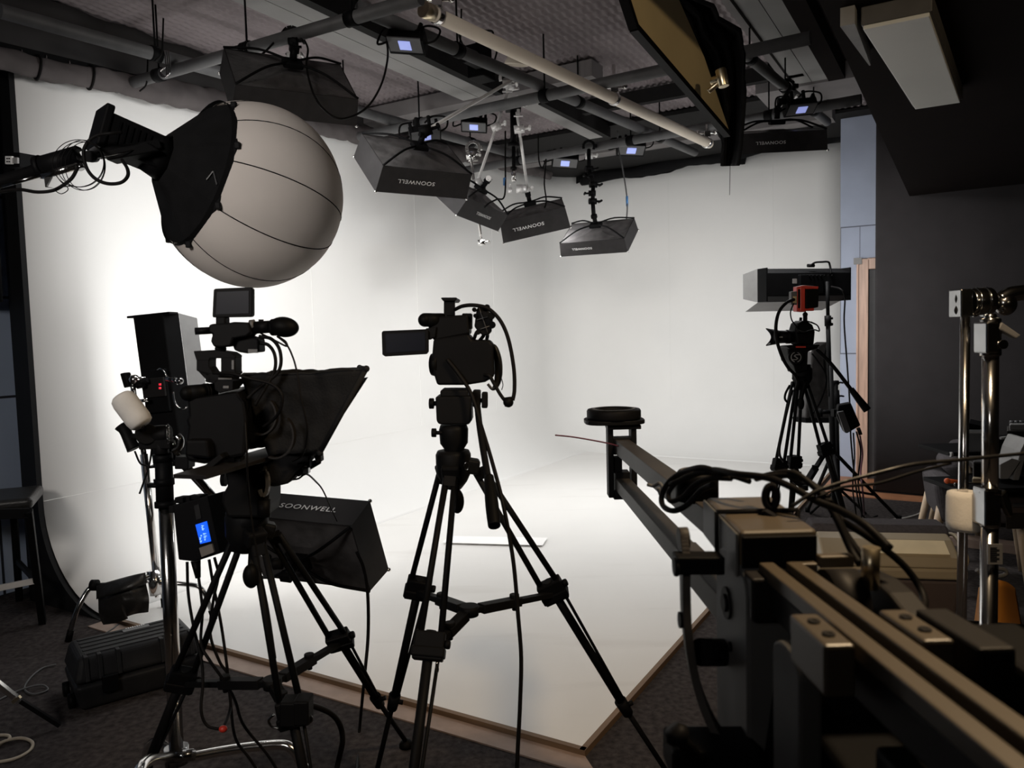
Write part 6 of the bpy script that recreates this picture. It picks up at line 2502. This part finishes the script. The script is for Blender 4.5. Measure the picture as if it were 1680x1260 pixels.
mb.build('side_plate', 'machine_grey', hs, 0.003)
mb = MB()
mb.cyl(W(1408, 702, 5.05), W(1412, 713, 5.05), 0.012)
mb.build('plug', 'black_rubber', root)
MB().pb(1368, 672, 1378, 684, 5.1, 0.05).build('bracket', 'black_metal', root, 0.002)
# red-orange cables on the wood by the door
cable('stand_cable', 'dark red cable hanging down the wooden door frame', [(1411, 715, 5.1), (1415, 745, 5.2), (1412, 775, 5.2), (1416, 812, 5.15), V(G(1418, 848, 0.01))], 0.006, 'purple_rod')
cable('floor_cable', 'pale cable lying on the carpet beside the chair leg', [V(G(1400, 851, 0.006)), V(G(1430, 852, 0.006)), V(G(1470, 852, 0.006)), V(G(1500, 846, 0.006)), V(G(1518, 838, 0.006))], 0.007, 'cable_white')

# ---------------------------------------------------------------- two chrome stands at the right
root = thing('chrome_stand', 'slim chrome stand with a grip head on top and a foam roll round it', 'light stand', G(1578, 1330))
fx_ = W(1577, 1060, 1.75)
MB().cyl(W(1584, 500, 1.75), W(1577, 1060, 1.75), 0.0105).build('rod', 'chrome', root)
MB().cyl(W(1577.2, 1040, 1.75), V((fx_.x, fx_.y, 0.05)), 0.0135).build('lower_tube', 'black_metal', root)
mb = MB()
mb.pb(1577, 474, 1597, 520, 1.72, 0.05)
mb.cyl(W(1590, 496, 1.745), W(1625, 494, 1.745), 0.031, n=24)
mb.cyl(W(1596, 496, 1.745), W(1601, 496, 1.745), 0.034, n=24)
mb.cyl(W(1612, 495, 1.745), W(1616, 495, 1.745), 0.034, n=24)
mb.build('grip_head', 'satin_steel', root, 0.003)
mb = MB()
mb.tube([W(1576, 478, 1.74), W(1572, 490, 1.74), W(1574, 500, 1.74), W(1571, 510, 1.74), W(1577, 518, 1.74)], 0.007, 8)
mb.build('side_plate', 'black_metal', root)
for k in range(3):
    a = 0.6+2.094*k
    MB().tube([V((fx_.x, fx_.y, 0.2)), V((fx_.x+0.12*math.cos(a), fx_.y+0.12*math.sin(a), 0.19)), V((fx_.x+0.4*math.cos(a), fx_.y+0.4*math.sin(a), 0.015))], 0.012).build('leg', 'satin_steel', root)
root = thing('grip_arm', 'chrome arm leaving the picture at right from the slim chrome stand', 'grip arm', W(1640, 490, 1.74))
MB().cyl(W(1628, 490, 1.745), W(1745, 478, 1.75), 0.011).build('rod', 'satin_steel', root)
mb = MB()
mb.ball(W(1650, 499, 1.74), (0.024, 0.02, 0.026))
mb.tube([W(1640, 492, 1.74), W(1658, 482, 1.74), W(1690, 478, 1.74)], 0.016, 12)
mb.build('handle', 'satin_steel', root)
root = thing('foam_roll', 'cream foam roll pushed onto the slim chrome stand at right', 'foam roll', W(1582, 838, 1.74))
a, b = W(1582.0, 805, 1.75), W(1581.5, 870, 1.75)
t = (a-b).normalized()
hh = (a-b).length
mb = MB()
mb.lathe([(0.011, 0.0), (0.030, -0.001), (0.036, 0.006), (0.0375, 0.02), (0.0370, hh-0.015), (0.0345, hh-0.003), (0.028, hh), (0.011, hh-0.002), (0.011, 0)], b, t, 32)
mb.build('foam', 'foam', root)
root = thing('combo_stand', 'thicker chrome stand at right with a lever collar and a paper sticker', 'light stand', G(1622, 1330))
fx_ = W(1622, 1150, 1.68)
MB().cyl(W(1625, 575, 1.68), W(1624, 840, 1.68), 0.0165).build('upper_tube', 'chrome', root)
MB().cyl(W(1624, 830, 1.68), V((fx_.x, fx_.y, 0.05)), 0.0175).build('lower_tube', 'chrome', root)
mb = MB()
mb.cyl(W(1625, 522, 1.68), W(1625, 585, 1.68), 0.021, n=20)
mb.pb(1619, 528, 1640, 580, 1.652, 0.05)
mb.cyl(W(1624, 515, 1.68), W(1625, 527, 1.68), 0.013)
mb.build('top_collar', 'satin_steel', root, 0.004)
mb = MB()
mb.prism([W(1636, 540, 1.66), W(1644, 528, 1.66), W(1676, 550, 1.66), W(1668, 556, 1.66), W(1645, 543, 1.66)], V((0, 0.02, 0)))
mb.build('lever', 'machine_grey', root, 0.003)
mb = MB()
mb.cyl(W(1641, 565, 1.66), W(1641, 565, 1.66)+V((0, -0.012, 0)), 0.010)
mb.build('bolt', 'satin_steel', root)
mb = MB()
mb.pb(1617, 803, 1640, 866, 1.657, 0.05)
mb.cyl(W(1624, 803, 1.68), W(1624, 866, 1.68), 0.0205)
mb.cyl(W(1624, 802, 1.68), W(1624, 812, 1.68), 0.024)
mb.build('middle_collar', 'satin_steel', root, 0.005)
mb = MB()
mb.prism([W(1641, 812, 1.66), W(1652, 803, 1.66), W(1660, 825, 1.66), W(1664, 848, 1.66), W(1656, 850, 1.66), W(1648, 835, 1.66)], V((0, 0.016, 0)))
mb.build('lever', 'satin_steel', root, 0.004)
mb = MB()
mb.pb(1621, 893, 1645, 926, 1.656, 0.004)
st = mb.build('sticker', 'machine_grey', root)
mb = MB()
for k in range(7):
    mb.pb(1625, 898+3.5*k, 1640 if k % 2 else 1636, 899+3.5*k, 1.654, 0.001)
mb.build('sticker_text', 'black_plastic', st)
for k in range(3):
    a = 1.0+2.094*k
    MB().tube([V((fx_.x, fx_.y, 0.2)), V((fx_.x+0.12*math.cos(a), fx_.y+0.12*math.sin(a), 0.19)), V((fx_.x+0.42*math.cos(a), fx_.y+0.42*math.sin(a), 0.016))], 0.014).build('leg', 'satin_steel', root)

# ---------------------------------------------------------------- cooler
root = thing('cooler', 'tan lidded cooler behind the jib with a cream label on its lid', 'cooler', G(1460, 1085))
oc = W(1462, 905, 3.45)
xd = (W(1558, 912, 3.42)-W(1375, 890, 3.5)).normalized()
xd.z = 0
Mk = frame(V((oc.x, oc.y, 0)), xd, Z)
cw, cd_ = 0.60, 0.40
ht = 0.43
mb = MB(Mk)
mb.hexa([(-cw/2+0.04, 0.03, 0.004), (cw/2-0.04, 0.03, 0.004), (cw/2-0.04, cd_-0.03, 0.004), (-cw/2+0.04, cd_-0.03, 0.004),
         (-cw/2, 0, ht-0.07), (cw/2, 0, ht-0.07), (cw/2, cd_, ht-0.07), (-cw/2, cd_, ht-0.07)])
mb.build('tub', 'cooler_brown', root, 0.02, 3)
mb = MB(Mk)
mb.box((0, cd_/2, ht-0.045), (cw+0.03, cd_+0.03, 0.05))
mb.build('rim', 'cooler_tan', root, 0.012, 3)
mb = MB(Mk)
prof = [(-0.01, ht-0.02), (0.008, ht+0.025), (0.10, ht+0.082), (0.16, ht+0.095), (cd_-0.12, ht+0.095), (cd_-0.04, ht+0.06), (cd_+0.01, ht-0.02)]
mb.prism([(-cw/2+0.01, y, z) for y, z in prof], (cw-0.02, 0, 0))
mb.build('lid', 'cooler_tan', root, 0.012, 3)
mb = MB(Mk)
mb.prism([(-cw/2+0.0, y, z+0.004) for y, z in [(0.16, ht+0.05), (0.16, ht+0.09), (0.20, ht+0.12), (0.32, ht+0.12), (0.36, ht+0.09), (0.36, ht+0.05)]], (cw, 0, 0))
mb.build('top_cushion', 'chair_fabric', root, 0.012, 3)
mb = MB(Mk)
mb.prism([(-0.05, 0.022, ht+0.0347), (0.25, 0.022, ht+0.0347), (0.25, 0.092, ht+0.0781), (-0.03, 0.092, ht+0.0781), (-0.06, 0.07, ht+0.0645)], (0, -0.003, 0.004))
mb.build('label', 'label_cream', root)
mb = MB(Mk)
mb.tube([(cw/2+0.016, 0.05, ht-0.05), (cw/2+0.03, 0.05, ht+0.02), (cw/2+0.03, 0.2, ht+0.08), (cw/2+0.03, 0.35, ht+0.02), (cw/2+0.016, 0.35, ht-0.05)], 0.009)
mb.build('carry_handle', 'cooler_tan', root)
mb = MB(Mk)
mb.box((cw/2+0.012, 0.12, ht-0.12), (0.015, 0.02, 0.10))
mb.build('latch', 'machine_grey', root, 0.003)

# ---------------------------------------------------------------- chairs, desk and machines at the right
def chair(label, c, yaw, sc=1.0):
    root = thing('padded_chair', label, 'chair', V((c.x, c.y, 0)), 'padded chairs at the desk')
    M = Matrix.Translation(V((c.x, c.y, 0))) @ Matrix.Rotation(math.radians(yaw), 4, 'Z')
    mb = MB(M)
    mb.box((0, -0.03, 0.44), (0.50, 0.42, 0.09))
    mb.build('seat', 'chair_fabric', root, 0.035, 4)
    mb = MB(M)
    mb.box((0, 0.235, 0.505), (0.50, 0.125, 0.25), Matrix.Rotation(math.radians(-8), 3, 'X'))
    mb.build('backrest', 'chair_fabric', root, 0.05, 5)
    for s in (-1, 1):
        for q in (-1, 1):
            mb = MB(M)
            mb.cyl((s*0.20, q*(0.27 if q > 0 else 0.17), 0.48 if q > 0 else 0.42), (s*0.25, q*(0.36 if q > 0 else 0.23), 0.005), 0.022, 0.013, 14)
            mb.build('leg', 'chair_wood', root)
    mb = MB(M)
    mb.box((0, 0, 0.385), (0.42, 0.40, 0.03))
    mb.build('seat_frame', 'black_metal', root, 0.003)
    return root


chair('padded chair nearest the cooler, its wooden leg beside a pale cable', V((2.71, 4.35, 0)), 70)
chair('padded chair second along the desk from the cooler', V((3.05, 4.85, 0)), 64)
chair('padded chair deepest along the desk, its curved back highest', V((3.40, 5.35, 0)), 60)
root = thing('desk', 'dark desk with black metal rails at the right edge, behind the chrome stands', 'desk', V((3.2, 4.4, 0)))
dx_ = V((0.62, -0.0, 0))
De = W(1560, 800, 4.1)
mb = MB()
mb.hexa([V(p) for p in ((2.62, 4.05, 0.60), (4.3, 4.05, 0.60), (4.6, 5.3, 0.60), (3.0, 5.3, 0.60), (2.62, 4.05, 0.635), (4.3, 4.05, 0.635), (4.6, 5.3, 0.635), (3.0, 5.3, 0.635))])
mb.build('worktop', 'desk_dark', root, 0.004)
mb = MB()
mb.hexa([V(p) for p in ((2.62, 4.05, 0.50), (4.3, 4.05, 0.50), (4.3, 4.09, 0.50), (2.62, 4.09, 0.50), (2.62, 4.05, 0.595), (4.3, 4.05, 0.595), (4.3, 4.09, 0.595), (2.62, 4.09, 0.595))])
mb.build('apron', 'desk_dark', root, 0.003)
for x, y in ((2.72, 4.12), (4.2, 4.12), (3.1, 5.2), (4.4, 5.2)):
    MB().cyl((x, y, 0.6), (x+0.06, y-0.04, 0.004), 0.03, 0.02).build('leg', 'chair_wood', root)
shz = ((0.646, 2.24, 3.85), (0.757, 2.45, 4.30))
for z_, x, y in shz:
    mb = MB()
    mb.box(((x+4.3)/2, y+0.15, z_), (4.3-x, 0.34, 0.022))
    mb.build('shelf', 'black_metal', root, 0.003)
    mb = MB()
    mb.cyl((x, y-0.02, z_), (x+0.012, y-0.02, z_), 0.014)
    mb.build('rail_cap', 'machine_light', root)
for x in (2.95, 4.2):
    mb = MB()
    mb.bar((x, 4.42, 0.636), (x, 4.42, 0.75), 0.03, 0.03)
    mb.build('shelf_post', 'black_metal', root)
for nm, lb, cat, x0, y0, x1, y1, d_, dep, m in (
        ('printer', 'grey printer on the top shelf of the desk behind the chrome stands', 'printer', 1588, 706, 1618, 742, 4.3, 0.28, 'machine_grey'),
        ('speaker', 'dark box under the top shelf, between the two chrome stands', 'box', 1596, 757, 1616, 788, 4.05, 0.1, 'machine_grey'),
        ('audio_mixer', 'grey mixer with knobs at the right edge above the desk', 'mixer', 1656, 696, 1700, 706.5, 4.38, 0.2, 'machine_light')):
    root = thing(nm, lb, cat, W((x0+x1)/2, y1, d_))
    mb = MB()
    mb.pb(x0, y0, x1, y1, d_, dep, 33)
    hs = mb.build('housing', m, root, 0.008)
    mb = MB()
    if nm == 'printer':
        mb.pp([(x0+1, y0-12), (x1-4, y0-6), (x1, y0+3), (x0, y0+2)], d_+0.03, dep*0.8, 33)
        mb.build('paper_tray', 'black_plastic', hs, 0.004)
        mb = MB()
        mb.pb(x0-1, y0+2, x1+1, y0+5, d_-0.005, 0.02)
        mb.build('tray_edge', 'machine_light', hs)
    elif nm == 'audio_mixer':
        for k in range(5):
            mb.cyl(W(x0+4+8*k, y0, d_+0.05), W(x0+4+8*k, y0-6, d_+0.05), 0.012, n=10)
        mb.build('knobs', 'machine_grey', hs)
    else:
        mb.pb(x0+3, y0+3, x1-3, y1-3, d_-0.004, 0.01)
        mb.build('grille', 'black_cloth', hs)
root = thing('rack_unit', 'dark stepped rack unit on the upper shelf, carrying the keyboard and mixer', 'rack unit', W(1680, 740, 4.3))
mb = MB()
mb.pb(1634, 724, 1730, 742, 4.32, 0.28, 33)
mb.build('lower_case', 'black_plastic', root, 0.004)
mb = MB()
mb.pb(1652, 707, 1730, 724, 4.36, 0.24, 33)
mb.build('upper_case', 'desk_dark', root, 0.004)
root = thing('laptop_stand', 'pale angled laptop stand at the right edge of the desk', 'laptop stand', W(1660, 770, 4.0))
mb = MB()
mb.prism([W(1641, 762, 4.0), W(1660, 752, 4.0), W(1675, 756, 4.0), W(1655, 786, 4.0), W(1641, 786, 4.0)], V((0.03, 0.18, 0)))
mb.build('front_arm', 'machine_light', root, 0.004)
mb = MB()
mb.prism([W(1674, 740, 4.02), W(1684, 720, 4.02), W(1690, 720, 4.02), W(1672, 788, 4.02), W(1662, 788, 4.02)], V((0.03, 0.2, 0)))
mb.build('back_support', 'machine_light', root, 0.004)
root = thing('keyboard', 'black keyboard lying on the upper shelf at the right edge', 'keyboard', W(1665, 715, 4.1))
mb = MB()
mb.prism([W(1636, 720, 4.28), W(1690, 720, 4.30), W(1700, 724, 4.30), W(1640, 724, 4.28)], V((0.01, 0.06, 0.004)))
mb.build('case', 'black_plastic', root, 0.003)
mb = MB()
mb.cyl(W(1641, 719, 4.28), W(1660, 717, 4.30), 0.008)
mb.build('edge_bar', 'machine_light', root)
root = thing('screwdriver', 'red-orange handled tool lying on the desk beside the chrome stand', 'tool', W(1560, 790, 4.0))
mb = MB()
mb.cyl(W(1554, 789, 3.98), W(1575, 791, 4.0), 0.011)
mb.ball(W(1554, 789, 3.98), 0.015, 12, 8)
mb.build('handle', 'red_orange', root)
MB().cyl(W(1575, 791, 4.0), W(1600, 793, 4.02), 0.004).build('shaft', 'satin_steel', root)
root = thing('pin_screw', 'small steel pin standing by the orange tool on the desk edge', 'pin', W(1567, 797, 3.95))
mb = MB()
mb.cyl(W(1567, 799, 3.95), W(1567, 795, 3.95), 0.005)
mb.ball(W(1567, 794, 3.95), 0.008, 10, 8)
mb.build('pin', 'satin_steel', root)
root = thing('tape_box', 'small cream box on the lower desk shelf between the chrome stands', 'box', W(1605, 790, 4.0))
mb = MB()
mb.pb(1595, 785, 1617, 793, 4.0, 0.08, 33)
mb.build('box', 'cooler_tan', root, 0.006)
mb = MB()
mb.pb(1597, 787, 1615, 788, 3.998, 0.003)
mb.build('lid_line', 'cooler_brown', root)
root = thing('drawer_unit', 'dark wooden drawer unit under the desk behind the lever collar', 'drawer unit', G(1650, 900))
mb = MB()
mb.pb(1650, 812, 1740, 868, 4.08, 0.4, 33)
mb.build('body', 'desk_dark', root, 0.004)
mb = MB()
mb.pb(1654, 816, 1740, 842, 4.072, 0.01, 33)
dr = mb.build('drawer', 'cooler_brown', root, 0.003)
mb = MB()
mb.pb(1662, 826, 1680, 832, 4.06, 0.01, 33)
mb.build('handle', 'machine_grey', dr, 0.002)

# ---------------------------------------------------------------- orange moulded shell chair and foil
root = thing('shell_chair', 'orange moulded shell chair with black rails behind the chrome stands', 'chair', G(1640, 1180))


def shell(i, j):
    k = j
    xl = 1606-4*k if k < 0.45 else 1604
    x = (1612-14*min(1, k*1.6))*(1-i)+(1655+24*min(1, k*1.3)+4)*i
    y = 965+168*j-14*math.sin(math.pi*i)*(1-j)
    return W(x, y, 2.62-0.10*math.sin(math.pi*i)+0.05*j)


mb = MB()
mb.sheet(shell, 20, 18, True, 0.012)
mb.build('shell', 'orange', root)
for y in (1024, 1086):
    mb = MB()
    mb.bar(W(1560, y-4, 2.40), W(1720, y+8, 2.42), 0.012, 0.016)
    mb.build('rail', 'black_metal', root, 0.002)
for x in (1602, 1672):
    mb = MB()
    mb.cyl(W(x, 1110, 2.6), V((W(x, 1110, 2.6).x, W(x, 1110, 2.6).y, 0.004)), 0.012)
    mb.build('leg', 'black_metal', root)
mb = MB()
mb.tube([W(1651, 1110, 2.5), W(1661, 1118, 2.5), W(1660, 1128, 2.5), W(1648, 1132, 2.5), W(1646, 1126, 2.5)], 0.008)
mb.build('loop', 'red_orange', root)
root = thing('foil_roll', 'crumpled shiny foil roll on the floor at the right edge', 'foil', W(1665, 1165, 2.3))
mb = MB()
fa_, fb_ = W(1640, 1160, 2.3), W(1725, 1172, 2.2)


def foil(i, j):
    t = 2*math.pi*j
    c = fa_.lerp(fb_, i)
    r = 0.06*(1+0.35*noise.noise(V((i*9, math.cos(t)*2.5, math.sin(t)*2.5))))
    return c+V((0, math.cos(t)*r, math.sin(t)*r))


mb.sheet(foil, 40, 30, False)
mb.build('foil_sheet', 'foil', root)
mb = MB()
mb.cyl(V((fa_.x+0.05, fa_.y, 0.004)), V((fa_.x+0.05, fa_.y, fa_.z-0.05)), 0.05)
mb.build('support', 'black_plastic', root)
cable('floor_cable', 'black cable ring lying on the shelf board behind the thick chrome stand',
      [(1602, 935, 2.9), (1615, 945, 2.9), (1635, 946, 2.9), (1650, 942, 2.9), (1646, 934, 2.9), (1620, 932, 2.9)], 0.008, 'pipe_grey')
